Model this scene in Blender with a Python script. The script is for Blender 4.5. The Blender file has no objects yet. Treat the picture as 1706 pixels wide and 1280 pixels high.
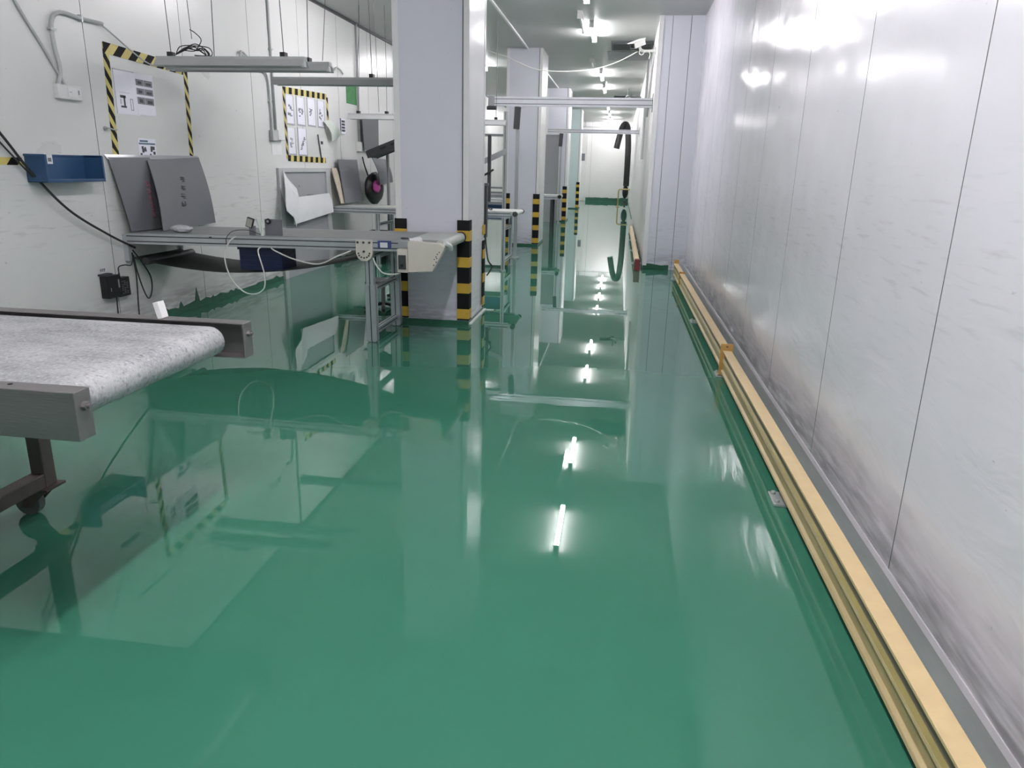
import bpy, bmesh, math, random
from mathutils import Vector, Matrix
random.seed(7)
C = bpy.context.scene
COL = C.collection
PI = math.pi

# ---------------------------------------------------------------- camera
cam_d = bpy.data.cameras.new('camera')
cam_d.sensor_fit = 'HORIZONTAL'; cam_d.sensor_width = 36.0
cam_d.lens = 36.0 * 1212.0 / 1706.0
cam_d.clip_start = 0.05; cam_d.clip_end = 200
cam = bpy.data.objects.new('camera', cam_d); COL.objects.link(cam)
cam.matrix_world = Matrix(((0.98963583, -0.0619781, 0.12953623, 0.0),
                           (0.14180695, 0.27969657, -0.94955812, 0.0),
                           (0.02262097, 0.95808587, 0.28558668, 1.4),
                           (0, 0, 0, 1)))
C.camera = cam
# ---------------------------------------------------------------- world, exposure
w = bpy.data.worlds.new('world'); C.world = w; w.use_nodes = True
w.node_tree.nodes['Background'].inputs[0].default_value = (0.85, 0.9, 1.0, 1)
w.node_tree.nodes['Background'].inputs[1].default_value = 0.05
C.view_settings.view_transform = 'Standard'
C.view_settings.look = 'None'
C.view_settings.gamma = 1.0
C.view_settings.use_curve_mapping = False
C.view_settings.exposure = 2.5
LAMP = 18.5            # radiance of a lit batten
CEIL = 3.4
XL, XR = -4.05, 1.0   # side walls
XC, YR = 0.41, 10.95   # corridor wall beyond the return
YF, YB = 34.3, -4.5

# ---------------------------------------------------------------- materials
def mat(name, col, rough=0.5, metal=0.0, var=0.06, vscale=6.0, bump=0.0, bscale=40.0, spec=0.5, emit=0.0,
        rvar=0.0, stretch=(1, 1, 1), coat=0.0, trans=0.0):
    m = bpy.data.materials.new(name); m.use_nodes = True
    nt = m.node_tree; N = nt.nodes; L = nt.links
    b = N['Principled BSDF']
    b.inputs['Roughness'].default_value = rough
    b.inputs['Metallic'].default_value = metal
    b.inputs['Specular IOR Level'].default_value = spec
    b.inputs['Coat Weight'].default_value = coat
    b.inputs['Transmission Weight'].default_value = trans
    tc = N.new('ShaderNodeTexCoord')
    mp = N.new('ShaderNodeMapping'); mp.inputs['Scale'].default_value = stretch
    L.new(tc.outputs['Object'], mp.inputs['Vector'])
    nz = N.new('ShaderNodeTexNoise'); nz.inputs['Scale'].default_value = vscale; nz.inputs['Detail'].default_value = 5
    L.new(mp.outputs['Vector'], nz.inputs['Vector'])
    mx = N.new('ShaderNodeMixRGB')
    mx.inputs[1].default_value = (*[c * (1 - var) for c in col], 1)
    mx.inputs[2].default_value = (*[min(1, c * (1 + var)) for c in col], 1)
    L.new(nz.outputs['Fac'], mx.inputs[0]); L.new(mx.outputs[0], b.inputs['Base Color'])
    if rvar:
        mr = N.new('ShaderNodeMapRange')
        mr.inputs['To Min'].default_value = max(0, rough - rvar); mr.inputs['To Max'].default_value = rough + rvar
        L.new(nz.outputs['Fac'], mr.inputs['Value']); L.new(mr.outputs[0], b.inputs['Roughness'])
    if bump:
        n2 = N.new('ShaderNodeTexNoise'); n2.inputs['Scale'].default_value = bscale; n2.inputs['Detail'].default_value = 4
        L.new(mp.outputs['Vector'], n2.inputs['Vector'])
        bp = N.new('ShaderNodeBump'); bp.inputs['Strength'].default_value = 1.0; bp.inputs['Distance'].default_value = bump
        L.new(n2.outputs['Fac'], bp.inputs['Height']); L.new(bp.outputs[0], b.inputs['Normal'])
    if emit:
        b.inputs['Emission Color'].default_value = (*col, 1); b.inputs['Emission Strength'].default_value = emit
    m['_'] = 1
    return m

def wall_mat(name, col, rough, dents, dirt, scuff_z, scuff_amt, streak=0.0):
    """painted sandwich panel: faint blotches, scuffs at trolley height, dirt with ragged edges low down, dents"""
    m = bpy.data.materials.new(name); m.use_nodes = True
    nt = m.node_tree; N = nt.nodes; L = nt.links; b = N['Principled BSDF']
    geo = N.new('ShaderNodeNewGeometry')
    sep = N.new('ShaderNodeSeparateXYZ'); L.new(geo.outputs['Position'], sep.inputs[0])
    def noise(scale, st, detail=5, dist=0.0):
        mp = N.new('ShaderNodeMapping'); mp.inputs['Scale'].default_value = st
        L.new(geo.outputs['Position'], mp.inputs['Vector'])
        n = N.new('ShaderNodeTexNoise'); n.inputs['Scale'].default_value = scale; n.inputs['Detail'].default_value = detail
        n.inputs['Distortion'].default_value = dist
        L.new(mp.outputs[0], n.inputs['Vector']); return n.outputs['Fac']
    def math_(op, a, c, clamp=False):
        k = N.new('ShaderNodeMath'); k.operation = op; k.use_clamp = clamp
        for i, v in enumerate((a, c)):
            if isinstance(v, (int, float)): k.inputs[i].default_value = v
            else: L.new(v, k.inputs[i])
        return k.outputs[0]
    def ramp(v, a, c):
        k = N.new('ShaderNodeMapRange'); k.interpolation_type = 'SMOOTHSTEP'
        k.inputs['From Min'].default_value = a; k.inputs['From Max'].default_value = c
        L.new(v, k.inputs['Value']); return k.outputs[0]
    def mix(f, c1, c2):
        k = N.new('ShaderNodeMixRGB'); L.new(f, k.inputs[0])
        for i, v in ((1, c1), (2, c2)):
            if isinstance(v, tuple): k.inputs[i].default_value = (*v, 1)
            else: L.new(v, k.inputs[i])
        return k.outputs[0]
    base = mix(noise(1.3, (1, 1, .6)), tuple(c * .95 for c in col), tuple(min(1, c * 1.04) for c in col))
    # scuffs: horizontal streaks around trolley height
    st = ramp(noise(5.0, (1, .9, 9), 8), .54, .72)
    band = math_('MULTIPLY', ramp(sep.outputs['Z'], scuff_z - .45, scuff_z), ramp(sep.outputs['Z'], scuff_z + .5, scuff_z + .05))
    f = math_('MULTIPLY', math_('MULTIPLY', st, band), scuff_amt)
    base = mix(f, base, tuple(c * .62 for c in col))
    # dirt low on the wall
    low = math_('ADD', sep.outputs['Z'], math_('MULTIPLY', noise(3.0, (1, 1, 2.5), 7), -.45))
    fd = math_('MULTIPLY', math_('MULTIPLY', ramp(low, .16, -.22), ramp(noise(7, (1, .5, 5), 8), .3, .62)), dirt)
    base = mix(fd, base, (col[0] * .42, col[1] * .40, col[2] * .42))
    # sparse small marks
    mk = math_('MULTIPLY', ramp(noise(17, (1, 1, 1.8), 3), .72, .76), .5)
    base = mix(mk, base, tuple(c * .5 for c in col))
    L.new(base, b.inputs['Base Color'])
    b.inputs['Roughness'].default_value = rough
    b.inputs['Specular IOR Level'].default_value = .5
    rr = N.new('ShaderNodeMapRange'); rr.inputs['To Min'].default_value = rough * .75; rr.inputs['To Max'].default_value = rough * 1.3
    L.new(noise(2.2, (1, .6, 1.2)), rr.inputs['Value']); L.new(rr.outputs[0], b.inputs['Roughness'])
    if dents:
        h1 = noise(1.6, (1, .8, 1.0), 2)
        h2 = noise(3.6, (1, .6, 2.0), 3, .8)
        hh = math_('ADD', math_('MULTIPLY', h1, 1.6), math_('MULTIPLY', math_('MULTIPLY', h2, ramp(sep.outputs['Z'], 1.7, .6)), .5))
        h3 = noise(26, (1, 1, 1), 2)
        hh = math_('ADD', hh, math_('MULTIPLY', h3, .025))
        bp = N.new('ShaderNodeBump'); bp.inputs['Strength'].default_value = 1.0; bp.inputs['Distance'].default_value = dents
        L.new(hh, bp.inputs['Height']); L.new(bp.outputs[0], b.inputs['Normal'])
    return m

def floor_mat():
    m = bpy.data.materials.new('green_epoxy'); m.use_nodes = True
    nt = m.node_tree; N = nt.nodes; L = nt.links; b = N['Principled BSDF']
    geo = N.new('ShaderNodeNewGeometry')
    def noise(scale, st=(1, 1, 1), detail=4, dist=0.):
        mp = N.new('ShaderNodeMapping'); mp.inputs['Scale'].default_value = st
        L.new(geo.outputs['Position'], mp.inputs['Vector'])
        n = N.new('ShaderNodeTexNoise'); n.inputs['Scale'].default_value = scale; n.inputs['Detail'].default_value = detail
        n.inputs['Distortion'].default_value = dist
        L.new(mp.outputs[0], n.inputs['Vector']); return n.outputs['Fac']
    mx = N.new('ShaderNodeMixRGB'); mx.inputs[1].default_value = (.040, .172, .112, 1); mx.inputs[2].default_value = (.047, .200, .130, 1)
    L.new(noise(.9), mx.inputs[0]); L.new(mx.outputs[0], b.inputs['Base Color'])
    b.inputs['IOR'].default_value = 1.55
    rr = N.new('ShaderNodeMapRange'); rr.inputs['From Min'].default_value = .45; rr.inputs['From Max'].default_value = .75
    rr.inputs['To Min'].default_value = .0; rr.inputs['To Max'].default_value = .035
    L.new(noise(1.4, (1, .7, 1)), rr.inputs['Value']); L.new(rr.outputs[0], b.inputs['Roughness'])
    def bump(h, dist, prev=None):
        bp = N.new('ShaderNodeBump'); bp.inputs['Strength'].default_value = 1.0; bp.inputs['Distance'].default_value = dist
        L.new(h, bp.inputs['Height'])
        if prev: L.new(prev, bp.inputs['Normal'])
        return bp.outputs[0]
    a = bump(noise(.9, (1, 1, 1), 2), .0003)
    a = bump(noise(7, (.6, 1.4, 1), 2), .00010, a)
    L.new(a, b.inputs['Normal'])
    return m

def belt_mat():
    m = bpy.data.materials.new('dusty_belt'); m.use_nodes = True
    nt = m.node_tree; N = nt.nodes; L = nt.links; b = N['Principled BSDF']
    tc = N.new('ShaderNodeTexCoord')
    def noise(sc, st, det=6):
        mp = N.new('ShaderNodeMapping'); mp.inputs['Scale'].default_value = st; L.new(tc.outputs['Object'], mp.inputs['Vector'])
        n = N.new('ShaderNodeTexNoise'); n.inputs['Scale'].default_value = sc; n.inputs['Detail'].default_value = det
        L.new(mp.outputs[0], n.inputs['Vector']); return n.outputs['Fac']
    def rng(v, a, c):
        k = N.new('ShaderNodeMapRange'); k.inputs['From Min'].default_value = a; k.inputs['From Max'].default_value = c; L.new(v, k.inputs['Value']); return k.outputs[0]
    def mix(f, a, c):
        k = N.new('ShaderNodeMixRGB'); L.new(f, k.inputs[0])
        for i, v in ((1, a), (2, c)):
            if isinstance(v, tuple): k.inputs[i].default_value = (*v, 1)
            else: L.new(v, k.inputs[i])
        return k.outputs[0]
    c = mix(rng(noise(5, (.7, 1.4, 1)), .35, .68), (.22, .225, .235), (.41, .415, .42))
    sp = rng(noise(120, (1, 1, 1), 4), .50, .78)
    c = mix(sp, c, (.50, .505, .51))
    dk = rng(noise(70, (1, 1, 1), 5), .52, .80)
    c = mix(dk, c, (.13, .135, .145))
    L.new(c, b.inputs['Base Color']); b.inputs['Roughness'].default_value = .6
    bp = N.new('ShaderNodeBump'); bp.inputs['Distance'].default_value = .0012; L.new(noise(110, (1, 1, 1), 3), bp.inputs['Height']); L.new(bp.outputs[0], b.inputs['Normal'])
    return m
M = {}
M['wall'] = wall_mat('white_wall_panel', (.70, .705, .69), .30, .004, .75, 1.0, .55)
M['wall_r'] = wall_mat('glossy_lilac_panel', (.75, .725, .785), .175, .012, .9, 1.1, .34)
M['wall_back'] = mat('dark_grey_back_wall', (.10, .105, .11), .6, 0, .1, 2)
M['wall_kick'] = mat('grey_kick_strip', (.50, .49, .52), .4, 0, .2, 5, .001, 12, stretch=(1, .5, 3))
M['wall_far'] = wall_mat('far_wall_panel', (.78, .77, .76), .5, 0, .3, 1.0, .25)
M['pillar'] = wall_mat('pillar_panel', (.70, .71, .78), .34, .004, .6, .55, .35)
M['pillar_lit_side'] = wall_mat('pillar_lit_side_panel', (.86, .86, .88), .3, .012, .3, .7, .35)  # same off-white cladding; aisle light on this face painted in as a lighter tone
M['pillar_teal'] = wall_mat('teal_white_panel', (.62, .74, .74), .4, .003, .3, .7, .3)
M['ceiling'] = mat('ceiling_panel', (.47, .48, .465), .38, 0, .05, 1.2, .003, 1.6, stretch=(.4, 1.6, 1))
M['seam'] = mat('panel_seam', (.17, .17, .18), .6)
M['trim'] = mat('white_trim', (.80, .80, .80), .32, 0, .06, 9)
M['floor'] = floor_mat()
M['skirt'] = mat('green_skirting_paint', (.032, .125, .078), .35, 0, .35, 9, .002, 30)
M['alu'] = mat('aluminium_profile', (.60, .62, .65), .36, .75, .08, 14)
M['alu_slot'] = mat('aluminium_slot_shadow', (.10, .105, .115), .5, .5)
M['alu_old'] = mat('worn_grey_aluminium', (.42, .44, .45), .45, .55, .1, 12)
M['steel'] = mat('brushed_steel', (.30, .28, .285), .42, .82, .16, 7, .0006, 60, stretch=(.4, 4, 4), rvar=.08)
M['zinc'] = mat('zinc_plate', (.48, .51, .50), .4, .5, .2, 30)
M['rust'] = mat('brown_steel_leg', (.115, .095, .085), .5, .3, .35, 18)
M['belt_dusty'] = belt_mat()
M['belt'] = mat('grey_green_belt', (.29, .31, .30), .5, 0, .10, 5)
M['belt_end'] = mat('pale_belt_end', (.52, .545, .51), .45, 0, .1, 8)
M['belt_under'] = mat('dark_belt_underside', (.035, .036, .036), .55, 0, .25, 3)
M['cream'] = mat('cream_paint', (.62, .58, .52), .45, 0, .05, 8)
M['black'] = mat('black_plastic', (.014, .014, .015), .42, 0, .2, 12)
M['dark'] = mat('dark_grey_metal', (.07, .075, .078), .45, .4, .15, 10)
M['tape_black'] = mat('tape_black', (.012, .012, .013), .7, 0, .1, 12, spec=.2)
M['blue'] = mat('blue_plastic', (.030, .085, .19), .38, 0, .10, 6)
M['navy'] = mat('navy_plastic', (.012, .022, .075), .4, 0, .12, 6)
M['white'] = mat('white_plastic', (.76, .76, .75), .4, 0, .04, 8)
M['paper'] = mat('white_paper', (.84, .84, .92), .45, 0, .03, 8)
M['ink'] = mat('grey_print', (.22, .225, .25), .6, 0, .4, 60)
M['ink_dark'] = mat('dark_print', (.055, .06, .07), .6, 0, .4, 60)
M['ink_blue'] = mat('blue_print', (.08, .15, .22), .6, 0, .3, 60)
M['film'] = mat('clear_sleeve_edge', (.47, .48, .52), .15, 0, .05, 20)
M['board'] = mat('grey_corrugated_board', (.16, .166, .187), .5, 0, .06, 3)
M['board_lt'] = mat('pale_grey_board', (.36, .365, .385), .5, 0, .07, 4)
M['board_dk'] = mat('dark_grey_board', (.13, .135, .145), .5, 0, .07, 4)
M['foam'] = mat('white_foam_sheet', (.74, .75, .76), .6, 0, .06, 7, .002, 6)
M['wood'] = mat('pale_wood_strip', (.60, .53, .42), .6, 0, .15, 8, stretch=(6, 6, .6))
M['yellow'] = mat('hazard_yellow', (.66, .55, .16), .45, 0, .12, 18)
M['guard_yellow'] = mat('guard_yellow', (.68, .43, .06), .4, 0, .15, 22)
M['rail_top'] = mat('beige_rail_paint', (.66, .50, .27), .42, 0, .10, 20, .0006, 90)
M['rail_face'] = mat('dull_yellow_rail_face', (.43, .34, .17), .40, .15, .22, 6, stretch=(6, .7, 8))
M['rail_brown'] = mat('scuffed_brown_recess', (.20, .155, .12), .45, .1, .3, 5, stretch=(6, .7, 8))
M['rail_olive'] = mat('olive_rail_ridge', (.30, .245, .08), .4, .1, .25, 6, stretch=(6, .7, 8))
M['orange'] = mat('orange_end_plate', (.60, .34, .10), .42, 0, .12, 12)
M['maroon'] = mat('maroon_end_cap', (.20, .035, .045), .45, 0, .2, 12)
M['hose'] = mat('black_rubber_hose', (.020, .021, .021), .5, 0, .2, 20)
M['brass'] = mat('yellow_pipe_paint', (.42, .33, .10), .4, .2, .1, 10)
M['green_cloth'] = mat('green_banner', (.06, .27, .085), .6, 0, .35, 14)
M['pink'] = mat('pink_cloth', (.62, .10, .38), .6, 0, .15, 10)
M['cord'] = mat('black_cord', (.03, .032, .033), .5)
M['wire'] = mat('thin_grey_wire', (.13, .13, .135), .5, .3)
M['white_cord'] = mat('white_cord', (.70, .70, .66), .45)
M['conduit'] = mat('grey_conduit', (.50, .51, .51), .4, 0, .08, 10)
M['hood'] = mat('grey_white_lamp_hood', (.51, .52, .52), .42, .1, .05, 8)
M['tube_off'] = mat('unlit_tube', (.72, .73, .74), .25, 0, .03, 8)
M['tube_on'] = mat('lit_tube', (1.0, .965, 1.0), .4, 0, 0, 8, emit=LAMP)
M['tube_far'] = mat('far_lit_tube', (1.0, .965, 1.0), .4, 0, 0, 8, emit=LAMP * .88)  # output set separately to balance brightness down the far aisle
M['tube_near'] = mat('bright_lit_tube', (1.0, .965, 1.0), .4, 0, 0, 8, emit=LAMP * 2.3)
M['bag_clear'] = mat('crumpled_clear_film', (.60, .60, .64), .2, 0, .35, 45, .01, 45)
M['tissue'] = mat('pale_green_tissue', (.68, .74, .69), .6, 0, .12, 30, .004, 30)
M['glass'] = mat('pale_screen', (.38, .39, .34), .15, 0, .05, 8)
M['wheel'] = mat('worn_caster_wheel', (.11, .125, .12), .35, 0, .3, 20)
M['label'] = mat('white_label', (.72, .73, .75), .5)
M['red_ink'] = mat('faded_red_print', (.34, .13, .17), .6)
M['blue_label'] = mat('blue_sticker', (.05, .07, .22), .45)
M['lens'] = mat('dark_lens', (.01, .01, .012), .08)

# ---------------------------------------------------------------- mesh helpers
ORIG = {}
def V(*a): return Vector(a)
def catmull(pts, n=8):
    pts = [Vector(p) for p in pts]; out = []
    for i in range(len(pts) - 1):
        p0 = pts[max(i - 1, 0)]; p1 = pts[i]; p2 = pts[i + 1]; p3 = pts[min(i + 2, len(pts) - 1)]
        for k in range(n):
            t = k / n
            out.append(.5 * ((2 * p1) + (p2 - p0) * t + (2 * p0 - 5 * p1 + 4 * p2 - p3) * t * t + (3 * p1 - p0 - 3 * p2 + p3) * t ** 3))
    out.append(pts[-1]); return out

class MB:
    def __init__(s): s.bm = bmesh.new(); s.mats = []
    def mi(s, m):
        if m is None: return 0
        if m not in s.mats: s.mats.append(m)
        return s.mats.index(m)
    def face(s, vs, mi, smooth=False):
        try:
            f = s.bm.faces.new(vs); f.material_index = mi; f.smooth = smooth; return f
        except ValueError: return None
    def box(s, x0, x1, y0, y1, z0, z1, m=None, R=None, piv=None):
        mi = s.mi(m)
        if x0 > x1: x0, x1 = x1, x0
        if y0 > y1: y0, y1 = y1, y0
        if z0 > z1: z0, z1 = z1, z0
        P = [V(x, y, z) for x in (x0, x1) for y in (y0, y1) for z in (z0, z1)]
        if R is not None:
            c = Vector(piv) if piv else V((x0 + x1) / 2, (y0 + y1) / 2, (z0 + z1) / 2)
            P = [c + R @ (p - c) for p in P]
        v = [s.bm.verts.new(p) for p in P]
        for q in ((0, 1, 3, 2), (4, 6, 7, 5), (0, 4, 5, 1), (2, 3, 7, 6), (0, 2, 6, 4), (1, 5, 7, 3)):
            s.face([v[i] for i in q], mi)
        return s
    def tube(s, pts, r, n=8, m=None, cap=True, up=None):
        mi = s.mi(m); pts = [Vector(p) for p in pts]; rings = []
        rs = r if isinstance(r, (list, tuple)) else [r] * len(pts)
        t0 = (pts[1] - pts[0]).normalized()
        a = Vector(up) if up else (V(0, 0, 1) if abs(t0.z) < .9 else V(1, 0, 0))
        u = t0.cross(a).normalized()
        for i, p in enumerate(pts):
            if i == 0: t = pts[1] - pts[0]
            elif i == len(pts) - 1: t = pts[-1] - pts[-2]
            else: t = pts[i + 1] - pts[i - 1]
            t.normalize()
            u = (u - t * u.dot(t)).normalized(); v = t.cross(u)
            rings.append([s.bm.verts.new(p + (u * math.cos(2 * PI * k / n) + v * math.sin(2 * PI * k / n)) * rs[i]) for k in range(n)])
        for i in range(len(rings) - 1):
            for k in range(n):
                s.face([rings[i][k], rings[i][(k + 1) % n], rings[i + 1][(k + 1) % n], rings[i + 1][k]], mi, True)
        if cap:
            s.face(rings[0][::-1], mi); s.face(rings[-1], mi)
        return s
    def cyl(s, p0, p1, r, n=20, m=None): return s.tube([p0, p1], r, n, m)
    def lathe(s, c, prof, n=24, m=None):     # profile (r, z) about a vertical axis through c
        mi = s.mi(m); c = Vector(c)
        R = [[s.bm.verts.new(c + V(r * math.cos(2 * PI * k / n), r * math.sin(2 * PI * k / n), z)) for k in range(n)] for r, z in prof]
        for i in range(len(R) - 1):
            for k in range(n): s.face([R[i][k], R[i][(k + 1) % n], R[i + 1][(k + 1) % n], R[i + 1][k]], mi, True)
        s.face(R[0][::-1], mi); s.face(R[-1], mi); return s
    def prism(s, poly, axis, a, b, m=None, edge_mats=None, smooth=False):
        """poly in the plane across the axis: 'x' -> (y,z), 'y' -> (x,z), 'z' -> (x,y)"""
        mi = s.mi(m)
        f = {'x': lambda p, t: V(t, p[0], p[1]), 'y': lambda p, t: V(p[0], t, p[1]), 'z': lambda p, t: V(p[0], p[1], t)}[axis]
        A = [s.bm.verts.new(f(p, a)) for p in poly]; B = [s.bm.verts.new(f(p, b)) for p in poly]
        n = len(poly)
        for i in range(n):
            k = mi if not edge_mats or edge_mats.get(i) is None else s.mi(edge_mats[i])
            s.face([A[i], A[(i + 1) % n], B[(i + 1) % n], B[i]], k, smooth)
        s.face(A[::-1], mi); s.face(B, mi); return s
    def sheet(s, grid, th, m=None, smooth=True):
        """a thick bent sheet from a grid of points"""
        mi = s.mi(m); G = [[Vector(p) for p in r] for r in grid]; nr, nc = len(G), len(G[0])
        def nrm(i, j):
            a = G[min(i + 1, nr - 1)][j] - G[max(i - 1, 0)][j]; b = G[i][min(j + 1, nc - 1)] - G[i][max(j - 1, 0)]
            n = a.cross(b); return n.normalized() if n.length > 1e-9 else V(1, 0, 0)
        T = [[s.bm.verts.new(G[i][j] + nrm(i, j) * th / 2) for j in range(nc)] for i in range(nr)]
        B = [[s.bm.verts.new(G[i][j] - nrm(i, j) * th / 2) for j in range(nc)] for i in range(nr)]
        for i in range(nr - 1):
            for j in range(nc - 1):
                s.face([T[i][j], T[i + 1][j], T[i + 1][j + 1], T[i][j + 1]], mi, smooth)
                s.face([B[i][j], B[i][j + 1], B[i + 1][j + 1], B[i + 1][j]], mi, smooth)
        for i in range(nr - 1):
            s.face([T[i][0], B[i][0], B[i + 1][0], T[i + 1][0]], mi); s.face([T[i][-1], T[i + 1][-1], B[i + 1][-1], B[i][-1]], mi)
        for j in range(nc - 1):
            s.face([T[0][j], T[0][j + 1], B[0][j + 1], B[0][j]], mi); s.face([T[-1][j], B[-1][j], B[-1][j + 1], T[-1][j + 1]], mi)
        return s
    def quadsheet(s, tl, tr, bl, br, th, m=None, n=8, bulge=0.0, bdir=(1, 0, 0)):
        tl, tr, bl, br, bd = map(Vector, (tl, tr, bl, br, bdir)); g = []
        for i in range(n + 1):
            a = i / n; l = tl.lerp(bl, a); r = tr.lerp(br, a)
            g.append([l.lerp(r, j / n) + bd * bulge * math.sin(PI * a) for j in range(n + 1)])
        return s.sheet(g, th, m)
    def slot(s, p0, p1, w, h, m=None, ms=None, slots=(1, 1)):
        """aluminium T-slot extrusion between two points along an axis; w, h = section sizes across; real grooves"""
        m = m or M['alu']; ms = ms or M['alu_slot']
        p0, p1 = Vector(p0), Vector(p1); d = p1 - p0
        ax = max(range(3), key=lambda i: abs(d[i]))
        others = [i for i in range(3) if i != ax]
        cx, cy = p0[others[0]], p0[others[1]]
        g, dp = .0085, .007
        poly = []; em = {}
        def side(a, b, n):       # walk from a to b with n notches, inward normal left of travel
            a = Vector(a); b = Vector(b); t = (b - a).normalized(); nn = Vector((-t.y, t.x)); ln = (b - a).length
            poly.append(a[:])
            for k in range(n):
                c = a + t * ln * (k + .5) / n
                for q in (c - t * g / 2, c - t * g / 2 + nn * dp, c + t * g / 2 + nn * dp, c + t * g / 2): poly.append(q[:])
                L_ = len(poly); em[L_ - 4] = em[L_ - 3] = em[L_ - 2] = ms
        x0, x1, y0, y1 = cx - w / 2, cx + w / 2, cy - h / 2, cy + h / 2
        side((x0, y0), (x1, y0), slots[0]); side((x1, y0), (x1, y1), slots[1])
        side((x1, y1), (x0, y1), slots[0]); side((x0, y1), (x0, y0), slots[1])
        lo, hi = sorted((p0[ax], p1[ax]))
        return s.prism(poly, 'xyz'[ax], lo, hi, m, em)
    def build(s, name, m=None, parent=None, bevel=0.0, smooth_mod=0, auto=False, wn=False):
        bm = s.bm
        bmesh.ops.recalc_face_normals(bm, faces=bm.faces[:])
        for e in bm.edges:
            if len(e.link_faces) == 2 and e.calc_face_angle(0) > .75: e.smooth = False
        if parent is not None: o0 = ORIG[parent.name]
        else:
            co = [v.co for v in bm.verts]
            o0 = V((min(c.x for c in co) + max(c.x for c in co)) / 2, (min(c.y for c in co) + max(c.y for c in co)) / 2, min(c.z for c in co))
        bmesh.ops.translate(bm, verts=bm.verts[:], vec=-o0)
        me = bpy.data.meshes.new(name); bm.to_mesh(me); bm.free()
        ms = s.mats or []
        if m is not None and not ms: ms = [m]
        for k in ms: me.materials.append(k)
        o = bpy.data.objects.new(name, me); COL.objects.link(o)
        ORIG[o.name] = o0
        if parent is not None: o.parent = parent
        else: o.location = o0
        if bevel:
            bv = o.modifiers.new('bevel', 'BEVEL'); bv.width = bevel; bv.segments = 2; bv.limit_method = 'ANGLE'; bv.angle_limit = .7
        if smooth_mod:
            sd = o.modifiers.new('sub', 'SUBSURF'); sd.levels = smooth_mod; sd.render_levels = smooth_mod
        return o

def tag(o, label, cat, group=None):
    o['label'] = label; o['category'] = cat
    if group: o['group'] = group
    return o
def thing(name, label, cat, loc, group=None):
    o = bpy.data.objects.new(name, None); COL.objects.link(o); o.location = loc; o.empty_display_size = .1
    ORIG[o.name] = Vector(loc); return tag(o, label, cat, group)
def struct(o): o['kind'] = 'structure'; return o
def copy_tree(o, loc, label, parent=None):
    c = o.copy(); COL.objects.link(c)
    if parent is None:
        c.location = loc; c['label'] = label
    else: c.parent = parent
    for ch in o.children: copy_tree(ch, None, None, c)
    return c

# ---------------------------------------------------------------- the setting
def panel_wall(name, axis, pos, lo, hi, z0, z1, th, seams, m, back):
    """wall of sandwich panels with recessed V seams. axis 'x': plane x=pos running along y. back = +1/-1 side the thickness goes"""
    mb = MB(); g, d = .0032, .007
    pts = [(lo, 0)]; em = {}
    for sm in sorted(seams):
        if lo + .02 < sm < hi - .02:
            pts += [(sm - g, 0), (sm - g * .5, d), (sm + g * .5, d), (sm + g, 0)]
            k = len(pts); em[k - 4] = em[k - 3] = em[k - 2] = M['seam']
    pts.append((hi, 0)); pts += [(hi, th), (lo, th)]
    if axis == 'x': poly = [(pos + back * b, a) for a, b in pts]
    else: poly = [(a, pos + back * b) for a, b in pts]
    mb.prism(poly, 'z', z0, z1, m, em)
    return struct(mb.build(name))
def frange(a, b, st):
    out = []
    while a < b: out.append(a); a += st
    return out
struct(MB().box(XL - .1, XR + .1, YB - .1, YF + .1, -.12, 0).build('floor', M['floor']))
struct(MB().box(XL - .1, XR + .1, YB - .1, YF + .1, CEIL, CEIL + .1).build('ceiling', M['ceiling']))
panel_wall('wall_left', 'x', XL, YB, YF, 0, CEIL, .1, frange(5.46 - 1.3 * 7, YF, 1.3), M['wall'], -1)
panel_wall('wall_right', 'x', XR, YB, YR, 0, CEIL, .1, [2.39 + 1.085 * k for k in range(-6, 8)] + [10.6], M['wall_r'], 1)
panel_wall('wall_return', 'y', YR, XC, XR, 0, CEIL, .1, [.575, .82], M['pillar'], 1)
panel_wall('wall_corridor', 'x', XC, YR + .1, YF, 0, CEIL, .1, frange(11.6, YF, 1.15), M['wall_far'], 1)
panel_wall('wall_far', 'y', YF, XL, XC, 0, CEIL, .1, [-1.35], M['wall_far'], 1)
panel_wall('wall_back', 'y', YB, XL, XR, 0, CEIL, .1, frange(XL + .6, XR, 1.15), M['wall_back'], -1)
struct(MB().box(XC - .012, XC, YR - .012, YR + .06, 0.06, CEIL).box(XC, XC + .05, YR - .012, YR, .06, CEIL).build('trim_1', M['trim']))
struct(MB().box(XL + .0, XL + .03, 4, YF, CEIL - .03, CEIL).build('trim_2', M['dark']))
struct(MB().box(-3.9, XC, YF - .03, YF, 3.17, 3.21).box(-.72, -.69, YF - .03, YF, 3.21, CEIL).box(-1.68, -1.63, YF - .03, YF, 3.21, CEIL).build('trim_3', M['conduit']))
def ragged(name, axis, pos, lo, hi, h, jag, side, spikes=()):
    """band of floor paint run up the foot of a wall, with a ragged top edge"""
    top = []; a = lo; rnd = random.Random(len(name) + int(lo * 10))
    while a < hi:
        z = h + rnd.uniform(-jag, jag)
        top.append((a, max(.01, z))); a += rnd.uniform(.03, .16)
    for sy, sz, sw in spikes: top += [(sy - sw, h * .9), (sy, sz), (sy + sw, h * .9)]
    top.sort(); poly = [(lo, .001)] + top + [(hi, h), (hi, .001)]
    th = .004
    mb = MB()
    if axis == 'x': mb.prism([(p[0], p[1]) for p in poly], 'x', pos, pos + side * th, M['skirt'])
    else: mb.prism([(p[0], p[1]) for p in poly], 'y', pos, pos + side * th, M['skirt'])
    return struct(mb.build(name))
ragged('baseboard_left', 'x', XL, 5.95, YF, .065, .02, 1, [(6.08, .09, .05), (6.32, .11, .035), (6.60, .20, .045), (6.9, .08, .05)])
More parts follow.
